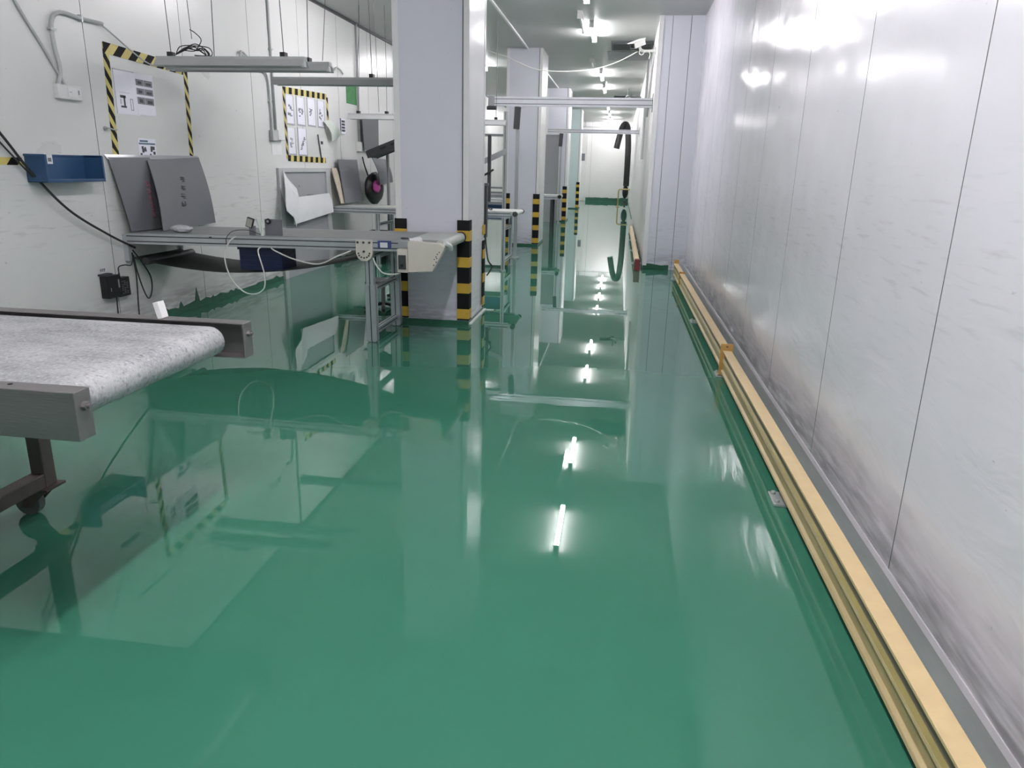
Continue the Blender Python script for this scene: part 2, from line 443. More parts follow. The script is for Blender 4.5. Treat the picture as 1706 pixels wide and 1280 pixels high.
ragged('baseboard_return', 'y', YR, XC, XR - .22, .075, .02, -1)
ragged('baseboard_corridor', 'x', XC, YR + .1, YF, .05, .015, -1)
ragged('baseboard_far', 'y', YF, XL, XC, .17, .02, -1)
struct(MB().prism([(XR, 0), (XR - .012, 0), (XR - .012, .085), (XR - .004, .1), (XR, .1)], 'y', YB, YR).build('baseboard_right', M['wall_kick']))

d1 = struct(MB().box(-1.98, -1.93, YF - .05, YF, 0, 2.75).box(-1.56, -1.51, YF - .05, YF, 0, 2.75).box(-1.98, -1.51, YF - .05, YF, 2.75, 2.8).box(-1.93, -1.56, YF - .03, YF, .01, 2.75).build('door_1', M['wall_far']))
MB().box(-1.80, -1.62, YF - .045, YF - .03, 1.75, 2.06).build('door_sign', M['board'], d1)

# ---------------------------------------------------------------- ceiling lamps
def tube_lamp(x, y, ln, lit, label, k=1.0, z=CEIL):
    t = thing('ceiling_lamp', label, 'lamp', (x, y, z - .095), 'fluorescent battens along the ceiling')
    MB().prism([(x - .035, z), (x + .035, z), (x + .03, z - .035), (x - .03, z - .035)], 'y', y - ln / 2, y + ln / 2).build('lamp_housing', M['white'], t)
    MB().cyl((x, y - ln / 2 + .03, z - .06), (x, y + ln / 2 - .03, z - .06), .032 if lit else .02, 12).build('tube', M[{1.0: 'tube_on', 1.6: 'tube_far', 2.0: 'tube_near'}[k]] if lit else M['tube_off'], t)
    for s in (-1, 1):
        MB().box(x - .034, x + .034, y + s * (ln / 2 - .03) - .014, y + s * (ln / 2 - .03) + .014, z - .094, z - .03).build('lamp_end', M['white'], t)
    return t
for y, lb in ((9.1, 'lit ceiling batten nearest the painted pillar, cut by the top of the picture'),
              (11.9, 'lit ceiling batten in front of the dark ceiling vent'),
              (17.1, 'lit ceiling batten above the dangling white camera cable'),
              (19.9, 'lit ceiling batten just before the ceiling fan'),
              (25.5, 'lit ceiling batten beyond the ceiling fan, seen under the front beam'),
              (28.4, 'lit ceiling batten second beyond the ceiling fan'),
              (31.2, 'lit ceiling batten farthest along, near the end wall')):
    tube_lamp(-.53, y, 1.3, True, lb, 1.0 if y < 10 else 1.6)
tube_lamp(-.53, 1.15, 1.4, True, 'bright lit ceiling batten above the viewer, out of shot', 2.0)
tube_lamp(-.53, 4.0, 1.3, True, 'added lit fill batten between the viewer and the nearest pillar, out of shot')  # added lamp, lifts the long wall, pillar front and middle floor
tube_lamp(-2.2, 9.2, 1.2, True, 'added lit fill batten hidden behind the nearest pillar')  # added lamp, kept out of sight, brightens the wall beyond the pillar
tube_lamp(-.53, -1.8, 1.3, True, 'lit ceiling batten behind the viewer by the back wall')
tube_lamp(-.53, 33.4, 1.3, True, 'added lit fill batten right against the end wall', 1.6)  # added lamp to brighten the end wall
tube_lamp(-2.9, 15.5, 1.3, True, 'added lit fill batten in the side bay behind the second pillar', 1.6)  # added lamp, unseen, brightens the bay past the second pillar
tube_lamp(-2.9, 23.5, 1.3, True, 'added lit fill batten in the side bay behind the third pillar', 1.6)  # added lamp, unseen, brightens the bay past the third pillar
tube_lamp(-2.9, 31.0, 1.3, True, 'added lit fill batten in the side bay behind the teal pillar', 1.6)  # added lamp, unseen, whitens the far end of the bay
tube_lamp(-.66, 11.25, 1.3, False, 'unlit white batten beside the nearest fully visible lit one')
tube_lamp(-.66, 15.2, 1.0, False, 'unlit white batten above the sagging camera cable')

# ceiling fittings
v = thing('ceiling_vent', 'dark rectangular vent in the ceiling behind the security camera', 'vent', (.05, 13.37, 3.36))
MB().box(-.28, .39, 12.97, 13.77, 3.37, 3.4).build('vent_frame', M['dark'], v)
sl = MB()
for k in range(9): sl.box(-.25, .36, 13.02 + k * .08, 13.06 + k * .08, 3.36, 3.37)
sl.build('slats', M['alu_slot'], v)
tag(MB().box(-.36, .40, 14.05, 15.1, 3.385, 3.4).build('ceiling_hatch', M['board_lt'], bevel=.004), 'pale grey flush hatch in the ceiling behind the dark vent', 'hatch')
f = thing('ceiling_fan', 'dark ceiling fan seen edge on above the front beam', 'fan', (.07, 20.3, 3.2))
MB().cyl((.07, 20.3, 3.2), (.07, 20.3, 3.4), .015, 10).build('rod', M['dark'], f)
MB().lathe((.07, 20.3, 3.17), [(.03, 0), (.07, .015), (.07, .05), (.03, .07)]).build('motor', M['conduit'], f)
for k in range(4):
    R = Matrix.Rotation(k * PI / 2 + .12, 3, 'Z') @ Matrix.Rotation(.25, 3, 'X')
    MB().box(.07 + .06, .07 + .36, 20.3 - .07, 20.3 + .07, 3.198, 3.206, R=R, piv=(.07, 20.3, 3.2)).build('blade', M['dark'], f)

for y0, y1, lb in ((7.3, 13.7, 'white conduit on the ceiling between the first and second pillars'), (14.9, 20.2, 'white conduit on the ceiling between the second and third pillars')):
    tag(MB().box(-1.74, -1.71, y0, y1, 3.375, 3.4).build('ceiling_conduit', M['trim'], bevel=.004), lb, 'conduit')

# ---------------------------------------------------------------- pillars and their corner guards
def pillar(x0, x1, y0, y1, label, m_front, m_side, trims=True):
    t = thing('pillar', label, 'pillar', ((x0 + x1) / 2, (y0 + y1) / 2, 0), 'square clad pillars')
    mb = MB(); i = .004
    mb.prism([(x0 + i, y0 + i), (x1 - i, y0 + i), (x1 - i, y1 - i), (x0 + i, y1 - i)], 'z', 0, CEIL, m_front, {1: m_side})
    mb.build('shaft', parent=t)
    c = .05
    for sx, sy in ((0, 0), (1, 0), (1, 1), (0, 1)):
        X = x1 if sx else x0; Y = y1 if sy else y0; dx = -1 if sx else 1; dy = -1 if sy else 1
        MB().prism([(X, Y), (X + dx * c, Y), (X + dx * c, Y + dy * .005), (X + dx * .005, Y + dy * .005), (X + dx * .005, Y + dy * c), (X, Y + dy * c)], 'z', .02, CEIL).build('corner_trim', M['trim'], t)
    MB().box(x1 - .058, x1 - .05, y0 - .003, y0 + .01, .1, CEIL).build('seam_strip', M['dark'], t)
    b = MB(); e = .008
    b.prism([(x0 - e, y0 - e), (x1 + e, y0 - e), (x1 + e, y1 + e), (x0 - e, y1 + e)], 'z', 0, .035)
    b.build('foot_band', M['skirt'], t)
    return t
def guard(x, y, dx, dy, label, leg=.1, h=.9, z0=.04):
    """angle-shaped rubber corner guard, black with raised yellow bands; dx, dy point into the pillar"""
    t = thing('corner_guard', label, 'corner guard', (x, y, z0), 'black and yellow corner guards')
    th = .012
    def L(e, za, zb):
        o = th + e
        return [(x - dx * o, y - dy * o), (x + dx * leg, y - dy * o), (x + dx * leg, y - dy * .001), (x - dx * .001, y - dy * .001), (x - dx * .001, y + dy * leg), (x - dx * o, y + dy * leg)]
    MB().prism(L(0, 0, 0), 'z', z0, z0 + h).build('guard_body', M['tape_black'], t, bevel=.003)
    k = 0
    for zc in (z0 + .06, z0 + .295, z0 + .53, z0 + .765, z0 + h - .055 + .02):
        if k == 4: break
        MB().prism(L(.0015, 0, 0), 'z', zc - .045 + .0, zc + .045).build('yellow_band', M['guard_yellow'], t); k += 1
    return t
P1 = (-1.965, -1.305, 6.46, 7.24); P2 = (-2.09, -1.46, 13.7, 14.7); P3 = (-2.02, -1.42, 20.3, 21.3); P4 = (-1.92, -1.455, 27.3, 28.2)
pillar(*P1, 'wide off-white pillar beside the cream-ended conveyor, nearest of the pillars', M['pillar'], M['pillar_lit_side'])
pillar(*P2, 'off-white pillar behind the small green-white belt end, second of the row', M['pillar'], M['pillar_lit_side'])
pillar(*P3, 'off-white pillar behind the grey upright board, third of the row', M['pillar'], M['pillar_lit_side'])
pillar(*P4, 'pale teal pillar farthest along, near the end wall', M['pillar_teal'], M['pillar_lit_side'])
guard(P1[1], P1[2], -1, 1, 'corner guard at the conveyor end of the nearest pillar, facing the aisle')
guard(P1[0], P1[2], 1, 1, 'corner guard half hidden behind the conveyor legs on the nearest pillar')
guard(P1[1], P1[3], -1, -1, 'corner guard on the rear aisle edge of the nearest pillar', h=.66)
guard(P2[1], P2[2], -1, 1, 'corner guard on the aisle edge of the second pillar')
guard(P2[0], P2[2], 1, 1, 'corner guard behind the small belt legs on the second pillar')
guard(P3[1], P3[2], -1, 1, 'corner guard on the aisle edge of the third pillar')
guard(P4[1], P4[2], -1, 1, 'corner guard on the pale teal pillar')
tag(MB().box(P1[1] + .001, P1[1] + .03, P1[2] + .02, P1[3], 0, .012).box(P1[1] + .001, P1[1] + .006, P1[2] + .02, P1[3], .012, .07).build('floor_angle', M['trim']), 'white metal angle at the foot of the nearest pillar, aisle side', 'angle strip')
dv = thing('control_box', 'dark control box strapped on the rear edge of the nearest pillar', 'box', (-1.31, 7.29, .72))
MB().box(-1.36, -1.285, 7.262, 7.34, .72, 1.22).build('box_body', M['dark'], dv, bevel=.006)
MB().box(-1.35, -1.27, 7.24, 7.3, 1.22, 1.245).build('bracket', M['board_dk'], dv)
MB().tube(catmull([(-1.30, 7.3, .72), (-1.28, 7.34, .5), (-1.24, 7.36, .42), (-1.29, 7.35, .33)], 6), .008, 6).build('cord', M['cord'], dv)

# ---------------------------------------------------------------- dusty conveyor in the foreground
t = thing('belt_conveyor', 'dusty white-grey belt conveyor with brushed steel rails on brown caster legs', 'conveyor', (-2.4, 2.07, 0))
def belt_loop(x0, x1, zt, r, y0, y1, mt, me=None, sag=None, th=.004, arc=0):
    """belt from x0 (tail) to x1 (nose, radius r): top run, nose, lower run"""
    n = 10; prof = [(x0, zt)]
    k = 24
    for i in range(1, k): prof.append((x0 + (x1 - r - x0) * i / k, zt))
    for i in range(n + 1):
        a = PI / 2 - PI * i / n; prof.append((x1 - r + r * math.cos(a), zt - r + r * math.sin(a)))
    prof.append((x0, zt - 2 * r))
    inner = [(p[0] - (0 if i < k else 0), p[1]) for i, p in enumerate(prof)]
    mb = MB(); mi = mb.mi(mt)
    A = [mb.bm.verts.new((p[0], y0, p[1])) for p in prof]; B = [mb.bm.verts.new((p[0], y1, p[1])) for p in prof]
    for i in range(len(prof) - 1): mb.face([A[i], A[i + 1], B[i + 1], B[i]], mi, True)
    mb.face(A, mi); mb.face(B[::-1], mi); mb.face([A[0], B[0], B[-1], A[-1]], mi)
    return mb
belt_loop(-3.4, -1.412, .811, .054, 1.672, 2.452, M['belt_dusty']).build('belt', parent=t)
def channel(y_in, y_out, x0, x1, z0, z1, th=.005):
    s = 1 if y_out > y_in else -1
    return MB().prism([(y_in, z1), (y_out, z1), (y_out, z0), (y_in, z0), (y_in, z0 + th), (y_out - s * th, z0 + th), (y_out - s * th, z1 - th), (y_in, z1 - th)], 'x', x0, x1)
for yi, yo in ((1.660, 1.600), (2.482, 2.545)):
    mb = channel(yi, yo, -3.4, -1.352, .687, .821)
    mb.box(-1.356, -1.350, min(yi, yo), max(yi, yo), .687, .821)
    r = mb.build('side_rail', M['steel'], t, bevel=.002)
    yc = (yi + yo) / 2
    MB().tube([(-1.350, yc, .778), (-1.338, yc, .778)], .012, 6).cyl((-1.338, yc, .778), (-1.330, yc, .778), .006, 10).build('bolt', M['steel'], r)
MB().cyl((-1.466, 1.655, .757), (-1.466, 2.49, .757), .010, 12).build('axle', M['dark'], t)
MB().cyl((-1.466, 1.674, .757), (-1.466, 2.45, .757), .048, 24).build('roller', M['dark'], t)
MB().box(-3.35, -1.52, 1.665, 2.478, .69, .70).build('under_pan', M['board_lt'], t)
MB().box(-1.698, -1.676, 2.49, 2.53, .821, .884, R=Matrix.Rotation(-.22, 3, 'Y'), piv=(-1.687, 2.51, .821)).build('guide_clip', M['white'], t, bevel=.002)
MB().cyl((-1.56, 1.636, .8205), (-1.56, 1.636, .823), .006, 10).build('rail_hole', M['black'], t)
for lx, ly in ((-2.22, 2.41), (-2.22, 1.74), (-3.2, 1.74), (-3.2, 2.41)):
    lg = MB().box(lx - .03, lx + .03, ly - .03, ly + .03, .13, .69).build('leg', M['rust'], t, bevel=.004)
    pl = MB().box(lx - .05, lx + .05, ly - .055, ly + .05, .122, .13).build('caster_plate', M['rust'], lg)
    wx_ = lx - .075; wy_ = ly - .01
    cs = MB()
    cs.cyl((wx_, wy_ - .016, .055), (wx_, wy_ + .016, .055), .055, 28)
    cs.build('wheel', M['wheel'], t)
    fk = MB()
    for s in (-1, 1): fk.prism([(wx_ - .022, .035), (wx_ + .022, .035), (lx + .035, .122), (lx - .05, .122)], 'y', wy_ + s * .02, wy_ + s * .025)
    fk.cyl((wx_, wy_ - .03, .055), (wx_, wy_ + .03, .055), .009, 10)
    fk.build('caster_fork', M['rust'], t)
for lx in (-2.22, -3.2): MB().box(lx - .03, lx + .03, 1.77, 2.38, .132, .19).build('foot_beam', M['rust'], t, bevel=.004)
MB().box(-3.17, -2.25, 2.385, 2.435, .60, .65).build('cross_beam', M['rust'], t)

# ---------------------------------------------------------------- second conveyor with cream gear cover
t = thing('belt_conveyor', 'grey-green belt conveyor with aluminium rails and cream gear cover by the nearest pillar', 'conveyor', (-1.93, 6.0, 0))
belt_loop(-4.0, -1.31, .812, .04, 5.645, 6.375, M['belt']).build('belt', parent=t)
MB().cyl((-1.352, 5.64, .772), (-1.352, 6.38, .772), .043, 24).build('nose_sleeve', M['belt_end'], t)
MB().box(-1.62, -1.345, 5.66, 6.36, .8125, .8145).build('pale_belt_patch', M['belt_end'], t)
MB().slot((-4.0, 5.61, .767), (-1.60, 5.61, .767), .045, .085, slots=(1, 2)).build('side_rail', parent=t)
MB().slot((-4.0, 6.40, .767), (-1.36, 6.40, .767), .045, .085, slots=(1, 2)).build('side_rail', parent=t)
MB().cyl((-1.352, 6.376, .772), (-1.352, 6.40, .772), .05, 20).build('bearing_cap', M['black'], t)
gs = []
for i in range(25):
    x = -4.02 + (2.05) * i / 24; u = i / 24
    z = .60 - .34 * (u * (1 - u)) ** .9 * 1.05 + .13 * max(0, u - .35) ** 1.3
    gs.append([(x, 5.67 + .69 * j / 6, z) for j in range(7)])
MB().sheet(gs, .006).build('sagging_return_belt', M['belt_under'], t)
g = MB().prism([(-1.585, .812), (-1.34, .80), (-1.295, .775), (-1.30, .75), (-1.392, .585), (-1.585, .572)], 'y', 5.52, 5.60)
gc = g.build('gear_cover', M['cream'], t, bevel=.004)
hb = MB()
for (x, z) in ((-1.36, .70), (-1.35, .72), (-1.335, .735), (-1.375, .68), (-1.36, .66), (-1.38, .635), (-1.355, .688)): hb.cyl((x, 5.517, z), (x, 5.521, z), .005, 8)
hb.build('vent_holes', M['dark'], gc)
MB().tube(catmull([(-1.30, 5.56, .80), (-1.27, 5.60, .78), (-1.27, 5.63, .75)], 4), .02, 8).build('tape_wrap', M['white'], gc)
cb = MB().box(-1.676, -1.588, 5.53, 5.60, .568, .75).build('control_box', M['cream'], t, bevel=.004)
sp = MB().box(-1.664, -1.604, 5.524, 5.53, .595, .705).build('switch_panel', M['dark'], cb)
MB().cyl((-1.634, 5.512, .625), (-1.634, 5.526, .625), .012, 14).build('knob', M['black'], sp)
MB().box(-1.676, -1.588, 5.57, 5.585, .755, .805).build('mounting_plate', M['alu'], t)
bp = MB().prism([(-2.02, .806), (-1.885, .806), (-1.885, .70), (-1.90, .665), (-1.93, .645), (-1.975, .645), (-2.005, .665), (-2.02, .70)], 'y', 5.565, 5.588).build('leg_bracket', M['cream'], t, bevel=.003)
hb = MB()
for (x, z) in ((-2.0, .79), (-1.953, .79), (-1.905, .79), (-1.953, .72)): hb.cyl((x, 5.555, z), (x, 5.566, z), .009, 8)
for k in range(7):
    a = PI + PI * k / 6; hb.cyl((-1.953 + .045 * math.cos(a), 5.561, .705 + .035 * math.sin(a)), (-1.953 + .045 * math.cos(a), 5.566, .705 + .035 * math.sin(a)), .007, 8)
hb.build('bolts', M['dark'], bp)
for ly in (5.63, 6.30):
    lg = MB().slot((-1.93, ly, -.018), (-1.93, ly, .725), .06, .05, slots=(1, 1)).build('leg', parent=t)
    MB().slot((-1.93, ly, -.008), (-1.93, ly, .45), .082, .07, slots=(1, 1)).build('leg_sleeve', parent=lg)
MB().slot((-1.93, 5.67, .06), (-1.93, 6.26, .06), .045, .045).build('foot_bar', parent=t)
MB().slot((-1.93, 5.67, .41), (-1.93, 6.26, .41), .04, .04, M['alu_old']).build('cross_bar', parent=t)
MB().slot((-1.93, 5.65, .685), (-1.93, 6.28, .685), .04, .04, M['alu_old']).build('cross_bar', parent=t)
MB().slot((-1.72, 5.65, .70), (-1.72, 6.36, .70), .03, .04, M['alu_old']).build('cross_bar', parent=t)
MB().cyl((-3.9, 5.66, .575), (-3.9, 6.36, .575), .032, 24).build('tail_roller', M['dark'], t)
MB().box(-4.045, -4.0, 5.60, 5.63, .58, .80).build('wall_bracket', M['alu'], t)
MB().box(-4.045, -4.0, 6.385, 6.415, .58, .80).build('wall_bracket', M['alu'], t)
bl = MB().box(-1.845, -1.735, 5.584, 5.5875, .748, .806).build('blue_sticker', M['blue_label'], t)
MB().box(-1.825, -1.765, 5.582, 5.584, .752, .792).build('white_tag', M['label'], bl)
MB().prism([(-3.265, .80), (-3.235, .80), (-3.25, .785)], 'y', 5.584, 5.588).build('arrow_mark', M['dark'], t)

t.rotation_euler = (0, .010 * -1, 0)
t.location.z = .018
# crate hung below, cables, oddments on the belt
def bin_open(name, label, x0, x1, y0, y1, z0, z1, m, th=.008, front_low=None):
    t = thing(name, label, 'bin', ((x0 + x1) / 2, (y0 + y1) / 2, z0))
    MB().box(x0, x1, y0, y1, z0, z0 + th).box(x0, x0 + th, y0, y1, z0 + th, z1).box(x1 - th, x1, y0, y1, z0 + th, z1).box(x0 + th, x1 - th, y1 - th, y1, z0 + th, z1).box(x0 + th, x1 - th, y0, y0 + th, z0 + th, front_low or z1).build('tub', m, t, bevel=.003)
    rim = MB().box(x0 - .01, x1 + .01, y0 - .01, y0, z1 - .02, z1).box(x0 - .01, x1 + .01, y1, y1 + .01, z1 - .02, z1)
    rim.box(x0 - .01, x0, y0, y1, z1 - .02, z1).box(x1, x1 + .01, y0, y1, z1 - .02, z1)
    rim.build('rim', m, t, bevel=.002)
    return t
b = bin_open('storage_bin', 'navy plastic bin lying on the sagging belt under the cream-ended conveyor', -3.07, -2.70, 5.68, 5.95, .535, .722, M['navy'])
rb = MB()
for z in (.57, .61, .65): rb.box(-3.05, -2.72, 5.674, 5.68, z, z + .008)
rb.build('ribs', M['navy'], b)
def cable(name, label, pts, r, m, n=8, cat='cable', sides=6):
    return tag(MB().tube(catmull(pts, n), r, sides).build(name, m), label, cat)
cable('cable', 'white cable hanging in one long loop below the belt edge', [(-3.03, 5.58, .815), (-3.058, 5.52, .78), (-3.1, 5.5, .674), (-3.07, 5.5, .507), (-2.967, 5.5, .389), (-2.866, 5.5, .37), (-2.784, 5.5, .422), (-2.775, 5.5, .543), (-2.822, 5.52, .708), (-2.835, 5.6, .735)], .0055, M['white_cord'])
cable('cable', 'white cable in a shallow swag beside the navy bin', [(-2.75, 5.6, .735), (-2.684, 5.53, .72), (-2.514, 5.5, .663), (-2.317, 5.5, .633), (-2.165, 5.5, .696), (-2.065, 5.56, .74)], .0055, M['white_cord'])
cable('cable', 'white cable from the leg bracket to the cream control box', [(-1.885, 5.56, .69), (-1.86, 5.55, .64), (-1.81, 5.54, .585), (-1.75, 5.54, .57), (-1.69, 5.55, .575), (-1.67, 5.56, .58)], .0055, M['white_cord'])
cable('wire', 'thin black wire arching off the belt edge above the white loop', [(-3.11, 5.56, .76), (-3.09, 5.54, .81), (-3.04, 5.56, .86), (-2.95, 5.62, .865), (-2.88, 5.68, .83), (-2.86, 5.70, .82)], .003, M['cord'])
s = thing('square_gadget', 'small black-rimmed square gadget on a grey stem standing on the belt', 'gadget', (-2.95, 5.68, .812))
R = Matrix.Rotation(.3, 3, 'Y')
MB().box(-2.985, -2.925, 5.67, 5.69, .88, .96, R=R).build('rim', M['black'], s, bevel=.004)
MB().box(-2.978, -2.932, 5.665, 5.67, .888, .952, R=R, piv=(-2.955, 5.68, .92)).build('face', M['glass'], s)
MB().box(-2.965, -2.915, 5.675, 5.695, .812, .895).build('stem', M['board'], s)
g = []
for i in range(9):
    a = i / 8; wd = .035 * (1 - .65 * a) + .008
    g.append([(-2.868 + .035 * math.sin(a * 2) - .01 + wd * (j / 4 - .5) * 2 * .6, 5.655 + .012 * math.sin(j * 2.1 + i), .955 - .145 * a) for j in range(5)])
tag(MB().sheet(g, .012).build('tissue_bag', M['tissue'], smooth_mod=1), 'crumpled pale tissue bag between the square gadget and grey plate', 'bag')
s = thing('grey_plate', 'small upright grey plate with a round black button on the belt', 'plate', (-2.76, 5.70, .812))
MB().box(-2.835, -2.69, 5.69, 5.705, .812, .952).build('plate', M['board'], s, bevel=.002)
MB().tube([(-2.80, 5.677, .935), (-2.80, 5.69, .935)], .024, 8).build('button', M['black'], s)
MB().cyl((-2.80, 5.673, .935), (-2.80, 5.677, .935), .01, 12).build('button_face', M['board_lt'], s)
def blob(mb, c, r, m=None, seed=1, n=10, squash=.6):
    rnd = random.Random(seed); mi = mb.mi(m); c = Vector(c)
    rings = []
    for i in range(1, n):
        th = PI * i / n
        rings.append([mb.bm.verts.new(c + V(r[0] * math.sin(th) * math.cos(2 * PI * k / 14) * rnd.uniform(.85, 1.12), r[1] * math.sin(th) * math.sin(2 * PI * k / 14) * rnd.uniform(.85, 1.12), r[2] * math.cos(th) * rnd.uniform(.9, 1.1))) for k in range(14)])
    T = mb.bm.verts.new(c + V(0, 0, r[2])); B = mb.bm.verts.new(c - V(0, 0, r[2]))
    for i in range(len(rings) - 1):
        for k in range(14): mb.face([rings[i][k], rings[i][(k + 1) % 14], rings[i + 1][(k + 1) % 14], rings[i + 1][k]], mi, True)
    for k in range(14):
        mb.face([T, rings[0][k], rings[0][(k + 1) % 14]], mi, True); mb.face([B, rings[-1][(k + 1) % 14], rings[-1][k]], mi, True)
    return mb
tag(blob(MB(), (-3.6, 5.74, .845), (.10, .05, .032), seed=3).build('plastic_bag', M['bag_clear']), 'crumpled clear plastic bag under the leaning grey board', 'bag')
for x, y, rz, lb in ((-1.66, 5.70, .3, 'black cord coil on the belt beside the blue sticker'), (-1.585, 5.74, -.4, 'black cord coil on the belt above the cream gear cover')):
    pts = [(x + .035 * math.cos(a), y + .025 * math.sin(a), .826 + .012 * math.sin(a * .5 + rz)) for a in [i * .45 for i in range(32)]]
    tag(MB().tube(pts, .006, 6).build('cord_coil', M['dark'] if rz < 0 else M['cord']), lb, 'cable')
tag(MB().quadsheet((-1.63, 5.66, .83), (-1.55, 5.70, .85), (-1.60, 5.62, .818), (-1.50, 5.64, .82), .002, n=4, bulge=.02, bdir=(0, 0, 1)).build('tape_scrap', M['white']), 'scrap of white tape between the two cord coils', 'tape')

# grey boards
b = tag(MB().quadsheet((-4.035, 5.53, 1.403), (-4.03, 6.06, 1.41), (-3.97, 5.62, .818), (-3.92, 6.14, .818), .006, bulge=.006).build('plastic_board', M['board']), 'grey corrugated board with faded red writing leaning on the wall', 'board')
b2 = tag(MB().quadsheet((-4.015, 6.005, 1.385), (-4.03, 6.83, 1.424), (-3.775, 5.755, .82), (-3.99, 6.96, .80), .006, n=12, bulge=.022).build('plastic_board', M['board']), 'grey corrugated board with dark writing overlapping the other one', 'board')
def scrawl(parent, corners, us, vs0, size, m, bulge, seed, n=5):
    """illegible hand written characters: clusters of short strokes lying on the board"""
    rnd = random.Random(seed); tl, tr, bl, br = map(Vector, corners); mb = MB()
    def P(u, v):
        return tl.lerp(bl, v).lerp(tr.lerp(br, v), u) + V(bulge * math.sin(PI * v) + .0045, -.001, 0)
    for c in range(n):
        uc = us[0] + (us[1] - us[0]) * c / (n - 1); vc = vs0[0] + (vs0[1] - vs0[0]) * c / (n - 1)
        for k in range(6):
            hz = rnd.random() < .6; a = rnd.uniform(-.4, .4) * size; bb = rnd.uniform(-.45, .45) * size
            l = size * rnd.uniform(.3, .5)
            if hz: p = [P(uc + a * .3 - l, vc + bb), P(uc + a * .3 + l, vc + bb + .1 * size)]
            else: p = [P(uc + a, vc - l + bb * .3), P(uc + a + .1 * size, vc + l + bb * .3)]
            mb.tube(p, .0034, 4)
    return mb.build('writing', m, parent)
scrawl(b, [(-4.035, 5.53, 1.403), (-4.03, 6.06, 1.41), (-3.97, 5.62, .818), (-3.92, 6.14, .818)], (.70, .62), (.36, .78), .10, M['red_ink'], .006, 4)
scrawl(b2, [(-4.015, 6.005, 1.385), (-4.03, 6.83, 1.424), (-3.775, 5.755, .82), (-3.99, 6.96, .80)], (.52, .42), (.3, .66), .08, M['ink_dark'], .022, 9, 4)

# ---------------------------------------------------------------- things on the long wall
W = XL
def on_wall(y0, y1, z0, z1, th=.003, off=0.0, mb=None, m=None):
    return (mb or MB()).box(W + off, W + off + th, y0, y1, z0, z1, m)
def hazard(label, p0, p1, width, pitch=.105, off=.0006, slant=1.0):
    """striped tape stuck on the wall from p0 to p1 (y,z); real slanted stripes of two colours"""
    p0, p1 = Vector(p0), Vector(p1); d = p1 - p0; L_ = d.length; d.normalize(); n = Vector((-d.y, d.x))
    mb = MB(); by, bb = mb.mi(M['yellow']), mb.mi(M['tape_black'])
    s0 = -width * slant; k = 0
    def clamp(v): return max(0, min(L_, v))
    def P(t, u, x): q = p0 + d * t + n * u; return (W + x, q.x, q.y)
    while s0 < L_:
        a0, a1 = s0, s0 + pitch * .5
        lo = [(clamp(a0), -width / 2), (clamp(a1), -width / 2), (clamp(a1 + width * slant), width / 2), (clamp(a0 + width * slant), width / 2)]
        q = []
        for p in lo:
            if not q or (Vector(p) - Vector(q[-1])).length > 1e-5: q.append(p)
        if len(q) > 2 and (max(p[0] for p in q) - min(p[0] for p in q)) > 1e-4:
            vs = [mb.bm.verts.new(P(p[0], p[1], off + .0014)) for p in q]
            vb = [mb.bm.verts.new(P(p[0], p[1], off)) for p in q]
            mi = by if k % 2 else bb
            mb.face(vs, mi); mb.face(vb[::-1], mi)
            for i in range(len(q)): mb.face([vs[i], vs[(i + 1) % len(q)], vb[(i + 1) % len(q)], vb[i]], mi)
        s0 += pitch * .5; k += 1
    o = mb.build('hazard_tape'); return tag(o, label, 'tape', 'black and yellow hazard tape')
hazard('upright hazard tape beside the poster of photographs', (5.69, 2.26), (5.655, 1.415), .072, .135, .0006, 1.3)
hazard('upright hazard tape past the poster, hanging above the dark-lettered board', (6.78, 2.18), (6.75, 1.435), .062, .135, .0006, 1.5)
hazard('slanting hazard tape running from the tape corner to the hanging lamp', (5.66, 2.225), (6.74, 2.19), .085, .19, .0024)
hazard('short hazard tape ending at the blue wall bin', (4.2, 1.365), (4.672, 1.363), .05, .19)
hazard('hazard tape along the top of the document frame', (8.83, 2.225), (10.2, 2.265), .075, .175, .0006, .15)
hazard('hazard tape down the near side of the document frame', (8.86, 2.24), (8.86, 1.44), .07, .15, .0022, 1.3)
hazard('hazard tape down the far side of the document frame', (10.21, 2.26), (10.21, 1.93), .06, .19, .0022)
hazard('hazard tape along the bottom of the document frame', (8.86, 1.445), (10.06, 1.432), .07, .17, .0038, .15)

p = tag(on_wall(5.735, 6.03, 1.745, 2.085, .002).build('poster', M['paper']), 'white poster with grey printing next to the upright hazard tape', 'poster')
mb = MB()
for k, (a, bb, c, d_) in enumerate(((.05, .12, .035, .05), (.05, .055, .06, .1), (.09, .11, .05, .13), (.05, .12, .11, .13))): mb.box(W + .002, W + .003, 5.765 + a - .02, 5.765 + bb - .02, 1.76 + c, 1.76 + d_)
mb.build('black_symbol', M['ink_dark'], p)
MB().box(W + .002, W + .003, 5.92, 5.925, 1.78, 1.87).box(W + .002, W + .003, 5.95, 5.955, 1.78, 1.87).box(W + .002, W + .003, 5.92, 5.955, 1.865, 1.87).box(W + .002, W + .003, 5.92, 5.955, 1.78, 1.785).build('outline_symbol', M['ink'], p)
MB().box(W + .002, W + .003, 5.79, 5.92, 1.91, 1.913).box(W + .002, W + .003, 5.735, 5.742, 1.745, 2.085).box(W + .002, W + .003, 5.735, 6.03, 2.078, 2.085).build('sleeve_edge', M['film'], p)
p = tag(on_wall(6.005, 6.255, 1.755, 2.085, .004).build('poster', M['paper']), 'shiny sleeve with three rows of grey photographs', 'poster')
